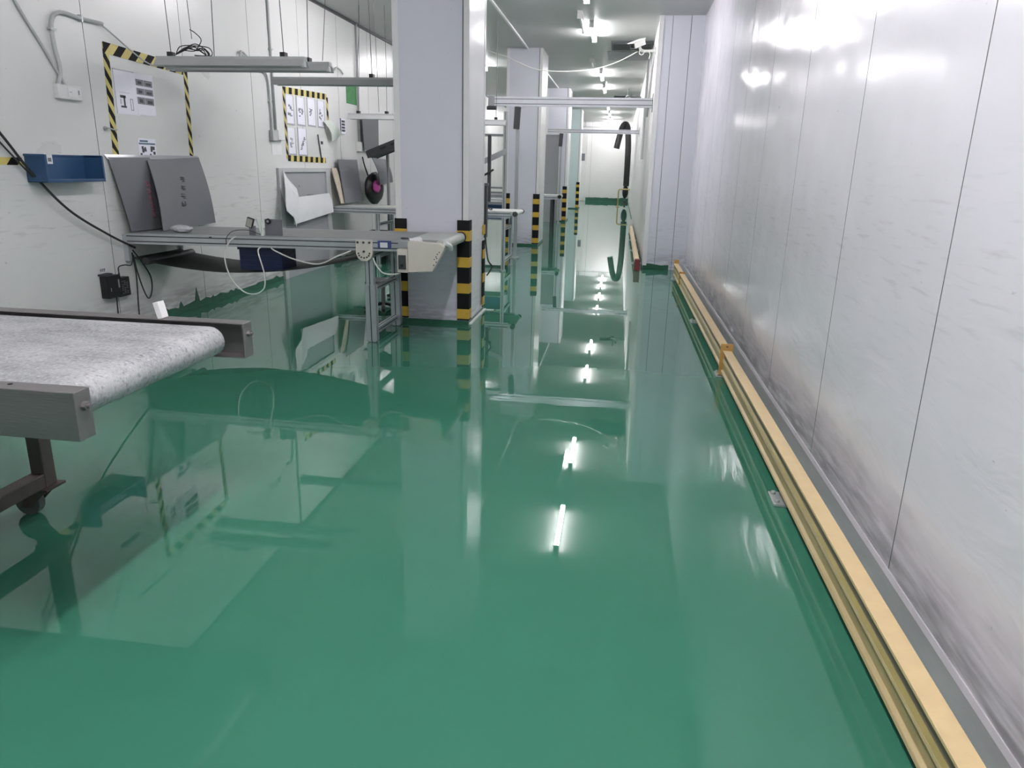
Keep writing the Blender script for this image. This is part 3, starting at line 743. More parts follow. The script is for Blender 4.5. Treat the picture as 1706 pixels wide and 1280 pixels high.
for z0, z1 in ((1.985, 2.035), (1.915, 1.965), (1.84, 1.895)):
    mb = MB().box(W + .004, W + .005, 6.015, 6.12, z0, z1, M['ink']).box(W + .004, W + .005, 6.125, 6.24, z0, z1, M['ink'])
    mb.box(W + .005, W + .0055, 6.04, 6.09, z0 + .012, z1 - .015, M['ink_dark']).box(W + .005, W + .0055, 6.15, 6.22, z0 + .01, z1 - .02, M['ink_dark']).build('printed_photo', parent=p)
p = tag(on_wall(5.955, 6.20, 1.415, 1.565, .003).build('poster', M['paper']), 'small printed card with blue heading above the leaning boards', 'poster')
MB().box(W + .003, W + .004, 5.98, 6.09, 1.535, 1.55).box(W + .003, W + .004, 5.965, 6.19, 1.515, 1.528).build('heading', M['ink_blue'], p)
mb = MB()
rnd = random.Random(2)
for y0 in (5.97, 6.085):
    for k in range(7):
        a = y0 + rnd.uniform(0, .07); z = 1.425 + rnd.uniform(0, .06)
        mb.box(W + .003, W + .004 + k * .0002, a, a + rnd.uniform(.015, .035), z, z + rnd.uniform(.012, .03))
mb.build('printed_photo', M['ink_dark'], p)
tag(MB().quadsheet((W + .006, 5.5, 1.425), (W + .006, 6.84, 1.435), (W + .02, 5.52, 1.39), (W + .02, 6.82, 1.40), .0015, n=6).build('clear_tape', M['film']), 'clear tape along the top of the two leaning boards', 'tape')

bb_ = thing('wall_bin', 'open-fronted blue plastic bin fixed on the wall with a white tag', 'bin', (-3.97, 4.97, 1.225))
y0, y1, z0, z1 = 4.69, 5.27, 1.225, 1.41; xf = -3.895
MB().box(W, W + .006, y0, y1, z0, z1).box(W, xf, y0, y0 + .006, z0, z1).box(W, xf, y1 - .006, y1, z0, z1).box(W, xf, y0, y1, z0, z0 + .008).box(xf, xf + .006, y0, y1, z0, z0 + .022).build('tub', M['blue'], bb_, bevel=.003)
MB().box(xf, xf + .008, y0 - .006, y0 + .012, z0, z1).box(xf, xf + .008, y1 - .012, y1 + .006, z0, z1).box(W, xf + .002, y0 - .006, y0 + .006, z1 - .012, z1 + .004).box(W, xf + .002, y1 - .006, y1 + .006, z1 - .012, z1 + .004).box(W, W + .012, y0, y1, z1 - .010, z1 + .003).build('rim', M['blue'], bb_, bevel=.002)
tg = MB().box(xf + .008, xf + .0095, y0 + .012, y0 + .062, z1 - .06, z1 + .002).build('white_tag', M['label'], bb_)
mb = MB()
for k in range(3): mb.box(xf + .0095, xf + .0102, y0 + .02 + k * .011, y0 + .028 + k * .011, z1 - .045, z1 - .02)
mb.build('tag_print', M['ink_dark'], tg)

j = thing('junction_box', 'white junction box at the foot of the bent conduit', 'junction box', (-4.03, 5.17, 1.8))
MB().box(W, W + .045, 5.06, 5.295, 1.80, 1.90).build('cover', M['white'], j, bevel=.006)
MB().box(W + .045, W + .048, 5.15, 5.25, 1.82, 1.885).build('socket_face', M['trim'], j)
MB().box(W + .048, W + .049, 5.165, 5.19, 1.85, 1.853).box(W + .048, W + .049, 5.255, 5.265, 1.84, 1.87).build('slots', M['ink'], j)
cn = thing('conduit', 'white pipe bent over above the junction box', 'conduit', (-4.03, 5.15, 1.9))
MB().tube(catmull([(W + .02, 5.10, 1.90), (W + .025, 5.13, 2.0), (W + .02, 5.112, 2.14), (W + .02, 5.11, 2.28), (W + .02, 5.15, 2.355), (W + .02, 5.24, 2.39), (W + .02, 5.43, 2.385), (W + .02, 5.66, 2.39)], 6), .014, 8).build('pipe', M['conduit'], cn)
MB().box(W, W + .035, 5.085, 5.14, 2.255, 2.268).box(W, W + .035, 5.415, 5.43, 2.36, 2.41).build('saddle_clip', M['zinc'], cn)
cable('cable', 'grey cable sloping down the wall into the junction box', [(W + .012, 4.6, 2.75), (W + .012, 4.83, 2.36), (W + .012, 5.0, 2.14), (W + .014, 5.17, 1.90)], .011, M['conduit'])
cable('cable', 'thin grey cable from the bent pipe to the hanging lamp', [(W + .02, 5.64, 2.385), (W + .03, 5.76, 2.33), (W + .04, 5.98, 2.23), (W + .06, 6.16, 2.165), (W + .12, 6.28, 2.17), (W + .2, 6.28, 2.20)], .006, M['conduit'])
cable('cable', 'black cable swagging across the wall under the blue bin', [(W + .05, 4.1, 1.95), (W + .05, 4.50, 1.50), (W + .06, 4.66, 1.30), (W + .07, 4.95, 1.03), (W + .06, 5.35, .82), (W + .05, 5.68, .68)], .009, M['cord'])
cable('cable', 'thinner black cable behind the swagging one', [(W + .045, 4.1, 1.85), (W + .045, 4.47, 1.47), (W + .045, 4.72, 1.235)], .006, M['cord'])
cable('cable', 'black cord looping below the conveyor bracket', [(W + .04, 5.66, .66), (W + .05, 5.74, .56), (W + .05, 5.84, .42), (W + .05, 5.84, .30), (W + .05, 5.78, .235), (W + .05, 5.72, .33), (W + .04, 5.68, .50), (W + .04, 5.66, .62)], .006, M['cord'])
cable('cable', 'black cord dropping straight down from the conveyor bracket', [(W + .03, 5.66, .64), (W + .03, 5.68, .45), (W + .03, 5.66, .2), (W + .03, 5.65, .02)], .006, M['cord'])
cable('cable', 'black cord from the power adapter to the conveyor bracket', [(W + .055, 5.435, .47), (W + .05, 5.44, .545), (W + .05, 5.52, .555), (W + .05, 5.60, .545), (W + .04, 5.65, .60)], .005, M['cord'])
cable('cable', 'black cord hanging below the power adapter', [(W + .03, 5.40, .33), (W + .03, 5.39, .18), (W + .03, 5.39, .02)], .006, M['cord'])
a = thing('power_adapter', 'black power adapter box with white print fixed low on the wall', 'adapter', (-4.0, 5.4, .305))
MB().box(W, W + .07, 5.26, 5.41, .315, .495).build('adapter_case', M['black'], a, bevel=.008)
lb = MB().box(W, W + .06, 5.41, 5.545, .305, .46).build('adapter_body', M['black'], a, bevel=.006)
mb = MB()
for r_ in range(8):
    for c_ in range(3):
        if (r_ * 3 + c_) % 5 != 3: mb.box(W + .06, W + .0605, 5.44 + c_ * .028, 5.44 + c_ * .028 + .02, .33 + r_ * .014, .333 + r_ * .014)
mb.box(W + .07, W + .0705, 5.385, 5.40, .39, .455)
mb.box(W + .07, W + .0705, 5.29, 5.298, .37, .40)
mb.build('printed_label', M['board_lt'], a)
MB().tube([(W + .045, 5.44, .455), (W + .05, 5.435, .50)], [.012, .006], 8).build('plug_boot', M['black'], a)
MB().box(W, W + .05, 5.25, 5.36, .495, .51).build('top_bracket', M['dark'], a)
p = tag(on_wall(5.262, 5.362, .512, .565, .003).build('wall_label', M['label']), 'white label with black characters above the power adapter', 'label')
mb = MB()
for k in range(3):
    y = 5.28 + k * .022
    mb.box(W + .003, W + .0038, y, y + .004, .525, .55).box(W + .003, W + .0038, y + .010, y + .014, .525, .55).box(W + .003, W + .0038, y, y + .016, .536 + k * .003, .540 + k * .003)
mb.build('label_print', M['ink_dark'], p)
tag(MB().tube(catmull([(W, 5.56, 1.62), (W + .03, 5.57, 1.625), (W + .03, 5.63, 1.615), (W + .035, 5.66, 1.618)], 4), .006, 6).cyl((W, 5.56, 1.62), (W + .012, 5.56, 1.62), .018, 10).build('wall_hook', M['zinc']), 'small metal hook on the wall by the upright hazard tape', 'hook')

# second conduit drop, socket boxes
cn = thing('conduit', 'long white conduit pair dropping from the ceiling to a socket box', 'conduit', (-4.03, 8.5, 1.75))
MB().tube([(W + .016, 8.55, 3.39), (W + .016, 8.55, 1.75)], .014, 8).build('pipe', M['conduit'], cn)
MB().tube(catmull([(W + .016, 8.25, 2.36), (W + .02, 8.36, 2.36), (W + .016, 8.43, 2.27), (W + .016, 8.45, 2.0), (W + .016, 8.455, 1.75)], 5), .012, 8).build('pipe', M['conduit'], cn)
MB().box(W, W + .035, 8.52, 8.58, 2.62, 2.64).box(W, W + .03, 8.42, 8.48, 2.05, 2.07).build('saddle_clip', M['zinc'], cn)
j = thing('socket_box', 'double white socket box below the conduit pair by the document frame', 'junction box', (-4.02, 8.53, 1.6))
MB().box(W, W + .05, 8.40, 8.53, 1.635, 1.75).build('cover', M['conduit'], j, bevel=.004)
MB().box(W, W + .055, 8.53, 8.71, 1.645, 1.755).build('cover', M['white'], j, bevel=.004)
tag(on_wall(8.44, 8.70, 1.48, 1.63, .004).build('clear_pouch', M['trim']), 'empty clear pouch under the double socket box', 'pouch')
tag(MB().tube(catmull([(W, 7.77, 2.40), (W + .03, 7.79, 2.45), (W + .03, 7.82, 2.50), (W + .03, 7.9, 2.49), (W + .02, 8.02, 2.44)], 5), .012, 8).build('bent_pipe', M['conduit']), 'short bent grey pipe on the wall above the first hanging lamp', 'pipe')
tag(MB().tube(catmull([(W, 10.45, 2.60), (W + .03, 10.47, 2.65), (W + .03, 10.55, 2.68), (W + .03, 10.68, 2.67), (W + .02, 10.83, 2.63)], 5), .012, 8).build('bent_pipe', M['conduit']), 'short bent grey pipe on the wall above the second hanging lamp', 'pipe')
tag(MB().tube([(W + .02, 11.44, 3.39), (W + .02, 11.42, 1.72)], .016, 8).build('conduit', M['conduit']), 'straight grey conduit beside the green banner', 'conduit')
j = thing('socket_box', 'small white switch box at the foot of the straight conduit', 'junction box', (-4.02, 11.35, 1.58))
MB().box(W, W + .06, 11.30, 11.50, 1.58, 1.72).build('cover', M['white'], j, bevel=.004)
MB().box(W + .06, W + .065, 11.34, 11.44, 1.60, 1.70).build('socket_face', M['trim'], j)
tag(on_wall(10.97, 11.40, 2.25, 2.58, .004).build('banner', M['green_cloth']), 'green banner on the wall behind the hanging lamps', 'banner')

slv = (('document sleeve with print, top row, next to the near side tape', 8.90, 9.10, 1.855, 2.175), ('document sleeve with dense print, top row second along', 9.21, 9.43, 1.86, 2.18), ('document sleeve with a bar-like print, top row third along', 9.54, 9.77, 1.87, 2.19), ('document sleeve half under the pale loose sheet', 9.87, 10.08, 1.87, 2.19), ('document sleeve with a faint drawing, bottom row corner', 8.90, 9.10, 1.50, 1.80), ('document sleeve with stepped print, bottom row', 9.20, 9.44, 1.495, 1.81))
for k, (lb, y0, y1, z0, z1) in enumerate(slv):
    p = tag(on_wall(y0, y1, z0, z1, .003).build('document_sleeve', M['paper']), lb, 'document', 'documents in the taped frame')
    MB().box(W + .003, W + .0042, y0 - .02, y1 + .02, z0 - .02, z0).box(W + .003, W + .0042, y1, y1 + .018, z0, z1 + .01).box(W + .003, W + .0042, y0 - .02, y0, z0, z1 + .01).build('sleeve_edge', M['film'], p)
    mb = MB(); rnd = random.Random(k + 5); wdt = y1 - y0; hgt = z1 - z0
    for i in range(9):
        a = y0 + wdt * rnd.uniform(.15, .7); z = z0 + hgt * rnd.uniform(.2, .62)
        if k == 2: a = y0 + wdt * (.2 + .07 * (i % 4)); z = z0 + hgt * (.35 + .03 * i)
        if k == 5: a = y0 + wdt * (.2 + .06 * i); z = z0 + hgt * (.18 + .055 * i)
        mb.box(W + .003, W + .0037 + i * .0001, a, min(y1 - .01, a + wdt * rnd.uniform(.1, .28)), z, z + hgt * rnd.uniform(.03, .1))
    mb.build('print', M['board_lt'] if k == 4 else M['ink'], p)
tag(MB().quadsheet((W + .02, 10.0, 1.94), (W + .03, 10.22, 1.97), (W + .06, 10.18, 1.69), (W + .07, 10.54, 1.785), .003, n=6, bulge=.04).build('loose_sheet', M['tissue']), 'pale greenish loose sheet hanging from the document frame corner', 'sheet')
p = tag(on_wall(10.62, 10.84, 1.81, 2.02, .02).build('notice', M['paper']), 'small dark printed notice past the loose sheet', 'notice')
mb = MB().box(W + .02, W + .021, 10.62, 10.66, 1.81, 2.02)
for i in range(4): mb.box(W + .02, W + .0212, 10.68, 10.81, 1.84 + i * .042, 1.87 + i * .042)
mb.build('print', M['ink_dark'], p)
tag(MB().cyl((W + .012, 9.81, 1.76), (W + .012, 9.90, 1.42), .008, 8).build('thin_rod', M['dark']), 'thin dark rod hanging over the bottom hazard tape', 'rod')
tag(MB().box(W, W + .004, 9.92, 9.99, 1.64, 1.68).build('small_sticker', M['ink_dark']), 'small dark sticker beside the thin rod', 'sticker')

# taped-up hatch in the long wall
h = thing('wall_hatch', 'grey boarded-up wall hatch with pale frame behind the belt conveyor', 'hatch', (-4.03, 9.3, 0))
MB().box(W, W + .012, 8.62, 9.98, .0, 1.30).build('hatch_board', M['board_lt'], h)
MB().box(W, W + .035, 8.52, 8.62, 0, 1.33).box(W, W + .035, 9.98, 10.12, 0, 1.33).box(W, W + .035, 8.62, 9.98, 1.28, 1.33).build('hatch_frame', M['conduit'], h, bevel=.003)
mb = MB()
for (y, z, l) in ((9.35, .98, .2), (9.15, .88, .05), (9.2, .86, .05), (9.1, 1.1, .03)): mb.box(W + .012, W + .013, y, y + l, z, z + .02)
mb.build('smudges', M['ink'], h)
g = [[(W + .05, 8.60, 1.30), (W + .07, 8.64, 1.22), (W + .05, 8.95, 1.08)],
     [(W + .10, 8.52, 1.10), (W + .12, 8.66, 1.08), (W + .07, 8.95, .98)],
     [(W + .14, 8.42, .90), (W + .15, 8.60, .88), (W + .09, 8.88, .84)],
     [(W + .16, 8.40, .84), (W + .17, 8.55, .76), (W + .14, 8.68, .64)]]
tag(MB().sheet(g, .008, smooth=False).build('foam_sheet', M['foam']), 'bent white foam sheet hanging off the wall hatch', 'sheet')
tag(MB().quadsheet((W + .07, 8.86, .98), (W + .06, 9.98, 1.00), (W + .10, 8.70, .66), (W + .09, 10.04, .74), .006, n=6, bulge=.01).build('foam_sheet', M['foam']), 'wide flat white foam sheet across the lower wall hatch', 'sheet')
tag(MB().quadsheet((W + .04, 8.50, 1.12), (W + .04, 8.62, 1.22), (W + .06, 8.60, .88), (W + .06, 8.64, .95), .006, n=4).build('foam_sheet', M['foam']), 'small white foam scrap behind the bent foam sheet', 'sheet')
tag(MB().quadsheet((W + .05, 10.13, 1.33), (W + .05, 10.32, 1.33), (W + .13, 10.24, .845), (W + .13, 10.46, .845), .012, n=4).build('wood_strip', M['wood']), 'pale wooden strip leaning beside the wall hatch', 'strip')
tag(MB().quadsheet((W + .06, 10.36, 1.45), (W + .05, 11.18, 1.455), (W + .15, 10.34, .846), (W + .13, 11.12, .846), .006, n=5, bulge=.004).build('plastic_board', M['board']), 'plain grey board standing on the far conveyor table', 'board')
tag(MB().quadsheet((W + .09, 11.36, 2.12), (W + .09, 12.15, 2.12), (W + .10, 11.40, 1.60), (W + .10, 12.1, 1.62), .006, n=4).build('plastic_board', M['board_dk']), 'dark grey board hung on the wall over the sloping chute', 'board')
tag(MB().quadsheet((W + .30, 11.15, 1.49), (W + .30, 11.82, 1.475), (W + .35, 11.35, 1.09), (W + .35, 12.02, 1.12), .008, n=5, bulge=.03).build('plastic_board', M['board']), 'crooked grey board hanging above the pink and black bag', 'board')
bg = thing('bag', 'black bag with pink pouch hanging behind the far table', 'bag', (-3.9, 11.55, .84))
blob(MB(), (-3.86, 11.55, 1.03), (.10, .40, .25), seed=5).build('bag_body', M['black'], bg, smooth_mod=1)
blob(MB(), (-3.78, 11.42, 1.06), (.05, .16, .10), seed=8).build('pink_pouch', M['pink'], bg, smooth_mod=1)
MB().quadsheet((-3.77, 11.62, 1.14), (-3.77, 11.72, 1.16), (-3.74, 11.78, .86), (-3.74, 11.86, .88), .004, n=4, bulge=.03).build('white_ribbon', M['white'], bg)
MB().tube(catmull([(W + .03, 11.5, 1.5), (W + .08, 11.45, 1.36), (W + .12, 11.5, 1.2)], 4), .012, 6).build('strap', M['black'], bg)

# ---------------------------------------------------------------- hanging lamps over the benches
def hang_lamp(label, x0, x1, y, z, wires, clutter=False):
    t = thing('hanging_lamp', label, 'lamp', ((x0 + x1) / 2, y, z), 'unlit lamps hung over the conveyor benches')
    prof = [(y - .075, z), (y - .07, z - .004), (y - .03, z + .042), (y - .03, z + .06), (y + .03, z + .06), (y + .03, z + .042), (y + .07, z - .004), (y + .075, z), (y + .034, z + .048), (y + .034, z + .064), (y - .034, z + .064), (y - .034, z + .048)]
    MB().prism([(y - .075, z), (y - .032, z + .052), (y - .032, z + .072), (y + .032, z + .072), (y + .032, z + .052), (y + .075, z), (y + .071, z - .002), (y + .028, z + .04), (y - .028, z + .04), (y - .071, z - .002)], 'x', x0, x1).build('hood', M['hood'], t)
    MB().cyl((x0 + .03, y, z + .018), (x1 - .03, y, z + .018), .014, 10).build('tube', M['tube_off'], t)
    for xe in (x0 + .02, x1 - .02): MB().box(xe - .015, xe + .015, y - .02, y + .02, z + .0, z + .042).build('lamp_end', M['white'], t)
    for wx0, lean in wires:
        c = MB().box(wx0 - .02, wx0 + .02, y - .03, y + .03, z + .072, z + .105).build('clip', M['black'], t)
        MB().tube([(wx0, y, z + .095), (wx0 + lean * .5 + .004, y + .01, (z + CEIL) / 2), (wx0 + lean, y, CEIL)], .0035, 5).build('suspension_wire', M['wire'], t)
    return t
hang_lamp('unlit hanging lamp over the cream-ended conveyor, nearer of its pair', -3.78, -2.52, 5.95, 2.125, ((-3.66, -.05), (-2.70, -.04)))
hang_lamp('unlit hanging lamp over the cream-ended conveyor, farther of its pair', -3.86, -2.43, 6.24, 2.125, ((-3.45, .02), (-2.62, .02)))
hang_lamp('unlit hanging lamp half hidden by the nearest pillar', -3.50, -2.10, 7.45, 2.14, ((-2.48, -.03), (-2.2, .0)))
hang_lamp('unlit hanging lamp over the far table with the plain grey board', -3.74, -2.5, 10.2, 1.985, ((-3.6, .05), (-3.2, .0)))
hang_lamp('unlit hanging lamp seen through the gap between the first two pillars', -2.6, -1.66, 10.85, 1.97, ((-2.4, .0), (-1.8, .0)))
rnd = random.Random(11); mb = MB()
for k in range(7):
    a = rnd.uniform(-.03, .03)
    pts = [(-3.63, 5.97, 2.215), (-3.55 + a, 5.97 + a, 2.23 + .05 * rnd.random()), (-3.46 + a, 5.98, 2.24 + .06 * rnd.random()), (-3.38 + a, 5.97 + a, 2.235 + .05 * rnd.random()), (-3.34 + a, 5.95, 2.205), (-3.45, 5.96 + a, 2.205)]
    mb.tube(catmull(pts, 5), .004, 5)
mb.tube(catmull([(-3.45, 5.97, 2.25), (-3.40, 5.97, 2.32), (-3.44, 5.97, 2.37), (-3.49, 5.97, 2.40)], 4), .004, 5)
tag(mb.build('cord_tangle', M['cord']), 'tangle of dark cords on top of the hanging lamp pair', 'cable')
for k, (x, y, x2, z2, lb) in enumerate(((-3.47, 5.9, -3.44, 2.32, 'thin wire dropping to the tangle of cords'), (-2.55, 6.5, -2.6, 2.24, 'thin wire hanging past the end of the lamp pair'), (-2.86, 8.2, -2.9, 2.3, 'thin wire dangling by the ceiling edge behind the lamps'), (-2.95, 9.0, -2.92, 2.0, 'thin wire hanging down to the far table lamp'))):
    tag(MB().tube(catmull([(x, y, CEIL), (x + .01, y, 2.9), (x2, y, z2)], 5), .003, 5).build('wire', M['wire']), lb, 'wire')

# ---------------------------------------------------------------- far conveyor, chute, frame
t = thing('belt_conveyor', 'slim aluminium belt conveyor running behind the nearest pillar', 'conveyor', (-2.7, 10.45, 0))
belt_loop(-3.98, -1.36, .815, .03, 10.14, 10.78, M['belt_end']).build('belt', parent=t)
MB().slot((-4.0, 10.11, .77), (-1.46, 10.11, .77), .05, .08, M['alu'], slots=(1, 2)).build('side_rail', parent=t)
MB().slot((-4.0, 10.81, .77), (-1.46, 10.81, .77), .05, .08, M['alu'], slots=(1, 2)).build('side_rail', parent=t)
for y in (10.10, 10.82): MB().cyl((-1.39, y - .03, .785), (-1.39, y + .03, .785), .035, 14).build('bearing_cap', M['dark'], t)
for x, y in ((-1.55, 10.12), (-1.55, 10.80), (-3.35, 10.12), (-3.35, 10.80)):
    lg = MB().slot((x, y, .02), (x, y, .73), .05, .05).build('leg', parent=t)
    MB().cyl((x, y, 0), (x, y, .02), .04, 14).build('foot', M['zinc'], lg)
for x in (-1.55, -3.35):
    MB().slot((x, 10.145, .14), (x, 10.775, .14), .045, .045).build('foot_bar', parent=t)
    MB().slot((x, 10.145, .58), (x, 10.775, .58), .035, .04).build('cross_bar', parent=t)
mb = MB().tube(catmull([(-1.80, 10.16, .82), (-1.76, 10.14, .86), (-1.72, 10.16, .84), (-1.75, 10.2, .83), (-1.78, 10.17, .86)], 5), .007, 6)
mb.build('belt_clamp', M['dark'], t)
b = bin_open('storage_bin', 'navy plastic bin on the floor below the far table', -3.14, -2.70, 11.0, 11.4, 0, .45, M['navy'])
b = bin_open('storage_bin', 'black crate on the floor by the far table leg', -3.85, -3.5, 10.95, 11.35, .0, .40, M['black'])
ch = thing('chute', 'dark sloping chute of slotted metal above the far table', 'chute', (-3.2, 10.75, 1.4))
R = Matrix.Rotation(-.37, 3, 'Y'); pv = (-3.6, 10.75, 1.52)
MB().box(-3.62, -2.55, 10.55, 10.95, 1.49, 1.505, R=R, piv=pv).build('chute_pan', M['dark'], ch)
for y in (10.55, 10.95): MB().box(-3.62, -2.55, y - .012, y + .012, 1.48, 1.585, R=R, piv=pv).build('chute_side', M['dark'], ch)
mb = MB()
for k in range(5): mb.box(-3.4 + k * .17, -3.3 + k * .17, 10.533, 10.538, 1.52, 1.55, R=R, piv=pv)
mb.build('slots', M['black'], ch)
for x, z in ((-3.45, 1.545), (-2.65, 1.83)): MB().slot((x, 10.98, 0), (x, 10.98, z), .04, .04, M['alu_old']).build('chute_post', parent=ch)

fr = thing('bench_frame', 'grey aluminium bench frame with sloping brace between the first two pillars', 'frame', (-2.3, 11.5, 0))
for x in (-1.76, -3.0): MB().slot((x, 11.5, 0), (x, 11.5, 2.2), .055, .055, M['alu_old']).build('post', parent=fr)
for z in (.86, 1.02, 1.09, 1.86): MB().slot((-2.97, 11.5, z), (-1.79, 11.5, z), .03 if 1 < z < 1.5 else .04, .03 if 1 < z < 1.5 else .04, M['alu_old']).build('cross_bar', parent=fr)
MB().box(-3.0, -1.76, 11.48, 11.62, .90, .915).build('shelf', M['alu_old'], fr)
MB().box(-2.5, -1.8, 11.46, 11.49, 1.58, 1.66, R=Matrix.Rotation(-.43, 3, 'Y'), piv=(-1.8, 11.47, 1.78)).build('sloping_brace', M['alu_old'], fr)
MB().box(-2.02, -1.97, 11.45, 11.5, .88, 1.86).build('dark_upright', M['dark'], fr)
MB().box(-3.0, -1.76, 11.52, 11.95, .60, .615).build('lower_shelf', M['alu_old'], fr)
tag(MB().tube([(-2.12, 11.42, 1.24), (-1.92, 11.42, 1.36)], .016, 8).tube([(-2.12, 11.42, 1.24), (-2.12, 11.45, 1.03)], .012, 8).build('hand_tool', M['black']), 'black hand tool leaning on the bench frame rail', 'tool')
bin_open('storage_bin', 'dark blue bin on the lower shelf of the bench frame', -2.35, -1.80, 11.56, 11.9, .616, .82, M['blue'])

# stools
def stool(x, y, h, label):
    t = thing('stool', label, 'stool', (x, y, 0), 'round dark stools behind the conveyor legs')
    MB().lathe((x, y, h - .04), [(.13, 0), (.155, .01), (.16, .03), (.14, .04)]).build('seat', M['dark'], t)
    MB().cyl((x, y, .03), (x, y, h - .04), .022, 12).build('column', M['alu_old'], t)
    mb = MB()
    for k in range(5):
        a = 2 * PI * k / 5; mb.tube([(x, y, .06), (x + .2 * math.cos(a), y + .2 * math.sin(a), .02)], .016, 8)
    mb.build('star_base', M['dark'], t)
    return t
stool(-2.28, 7.0, .30, 'low round dark stool behind the aluminium legs, nearer one')
stool(-2.28, 7.75, .30, 'low round dark stool behind the aluminium legs, farther one')

# ---------------------------------------------------------------- beams across the aisle
def gate(label, y, x0, x1, z0, z1, px, m, motor):
    t = thing('cross_beam', label, 'beam', ((x0 + x1) / 2, y, 0))
    MB().slot((x0, y, (z0 + z1) / 2), (x1, y, (z0 + z1) / 2), .05, z1 - z0, m, slots=(1, 2)).build('beam', parent=t)
    MB().slot((px, y + .0, .02), (px, y, z0), .05, .06, M['alu_old'], slots=(0, 0)).build('post', parent=t)
    MB().cyl((px, y, 0), (px, y, .02), .07, 14).build('post_foot', M['zinc'], t)
    MB().box(px - .055, px + .04, y - .055, y - .03, z0 - .33, z0 - .01, R=Matrix.Rotation(.05, 3, 'Y')).build('gusset', M['dark'], t)
    MB().box(px - .08, px + .07, y - .03, y + .03, z0 - .03, z0).build('post_cap', M['alu'], t)
    MB().box(x1 - .006, x1, y - .05, y + .05, z0 - .06, z1 + .06).build('wall_plate', M['dark'], t)
    if motor:
        MB().box(x0, x0 + .1, y - .035, y - .025, z0, z1 + .01).build('end_plate', M['board_lt'], t)
        MB().cyl((x0 - .02, y - .02, z0 - .03), (x0 + .13, y - .02, z0 - .03), .028, 14).build('motor', M['dark'], t)
cross = gate('grey aluminium beam across the aisle on a single post, nearer of the two', 11.7, -2.06, XC - .001, 2.29, 2.425, -1.60, M['alu'], True)
gate('pale aluminium beam across the aisle at the third pillar, farther of the two', 19.75, -1.92, XC - .001, 2.27, 2.375, -1.56, M['alu'], False)
tag(MB().box(-2.05, -1.63, 20.0, 20.1, 0, 2.24).build('upright_board', M['board_lt'], bevel=.004), 'tall plain grey upright board in front of the third pillar', 'board')
t = thing('belt_conveyor', 'small conveyor end peeping out behind the second pillar', 'conveyor', (-2.4, 16.3, 0))
belt_loop(-3.6, -1.22, .85, .03, 16.0, 16.5, M['belt_end']).build('belt', parent=t)
for y in (15.97, 16.53): MB().slot((-3.6, y, .80), (-1.30, y, .80), .04, .08).build('side_rail', parent=t)
for x in (-1.42, -3.4):
    for y in (15.97, 16.53): MB().slot((x, y, 0), (x, y, .76), .045, .045, M['dark']).build('leg', parent=t)
MB().cyl((-1.25, 15.93, .82), (-1.25, 16.0, .82), .04, 12).build('bearing_cap', M['black'], t)

# ---------------------------------------------------------------- security camera
c = thing('security_camera', 'white security camera on a wall arm under the ceiling vent', 'camera', (.41, 12.0, 3.1))
Rz = Matrix.Rotation(-.75, 3, 'Z') @ Matrix.Rotation(.35, 3, 'X')
MB().box(.10, .20, 11.86, 12.10, 3.17, 3.25, R=Rz, piv=(.15, 12, 3.21)).build('camera_body', M['white'], c, bevel=.008)
MB().box(.092, .208, 11.83, 12.11, 3.25, 3.262, R=Rz, piv=(.15, 12, 3.21)).build('sun_hood', M['white'], c, bevel=.003)
MB().box(.108, .192, 11.852, 11.862, 3.176, 3.244, R=Rz, piv=(.15, 12, 3.21)).build('camera_face', M['black'], c)
MB().tube([Vector((.15, 12, 3.21)) + Rz @ V(0, -.155, 0), Vector((.15, 12, 3.21)) + Rz @ V(0, -.145, 0)], .022, 14).build('lens', M['lens'], c)
MB().tube(catmull([(.165, 12.03, 3.175), (.19, 12.03, 3.13), (.24, 12.02, 3.11), (.33, 12.0, 3.11), (.40, 12, 3.11)], 4), .02, 10).build('arm', M['white'], c)
MB().cyl((.395, 12, 3.11), (.41, 12, 3.11), .05, 16).build('arm_plate', M['white'], c)
pts = [(.20 + .035 * math.cos(a), 11.96 + .01 * math.sin(a * .7), 3.085 + .035 * math.sin(a)) for a in [i * .5 for i in range(34)]]
MB().tube(pts, .006, 6).build('cable_coil', M['white_cord'], c)
MB().tube(catmull([(.30, 12, 3.10), (.33, 11.98, 3.06), (.315, 11.98, 3.0)], 5), .008, 6).build('cable_tail', M['white_cord'], c)
cable('cable', 'white cable sagging from the security camera across the aisle', [(-2.6, 12.0, 3.36), (-2.18, 12.0, 3.13), (-1.83, 12, 3.02), (-1.41, 12, 2.855), (-.95, 12, 2.82), (-.49, 12, 2.857), (-.14, 12, 2.96), (.14, 12, 3.102)], .007, M['white_cord'])
cable('conduit', 'white conduit running down the aisle wall below the security camera', [(XC - .02, 12.12, 3.06), (XC - .02, 12.6, 2.9), (XC - .02, 13.2, 2.5), (XC - .02, 13.6, 2.3)], .015, M['trim'], cat='conduit')
cable('conduit', 'white conduit running up to the ceiling on the aisle wall', [(XC - .02, 15, 3.38), (XC - .02, 15, 2.6), (XC - .02, 15, 1.6)], .03, M['trim'], cat='conduit')

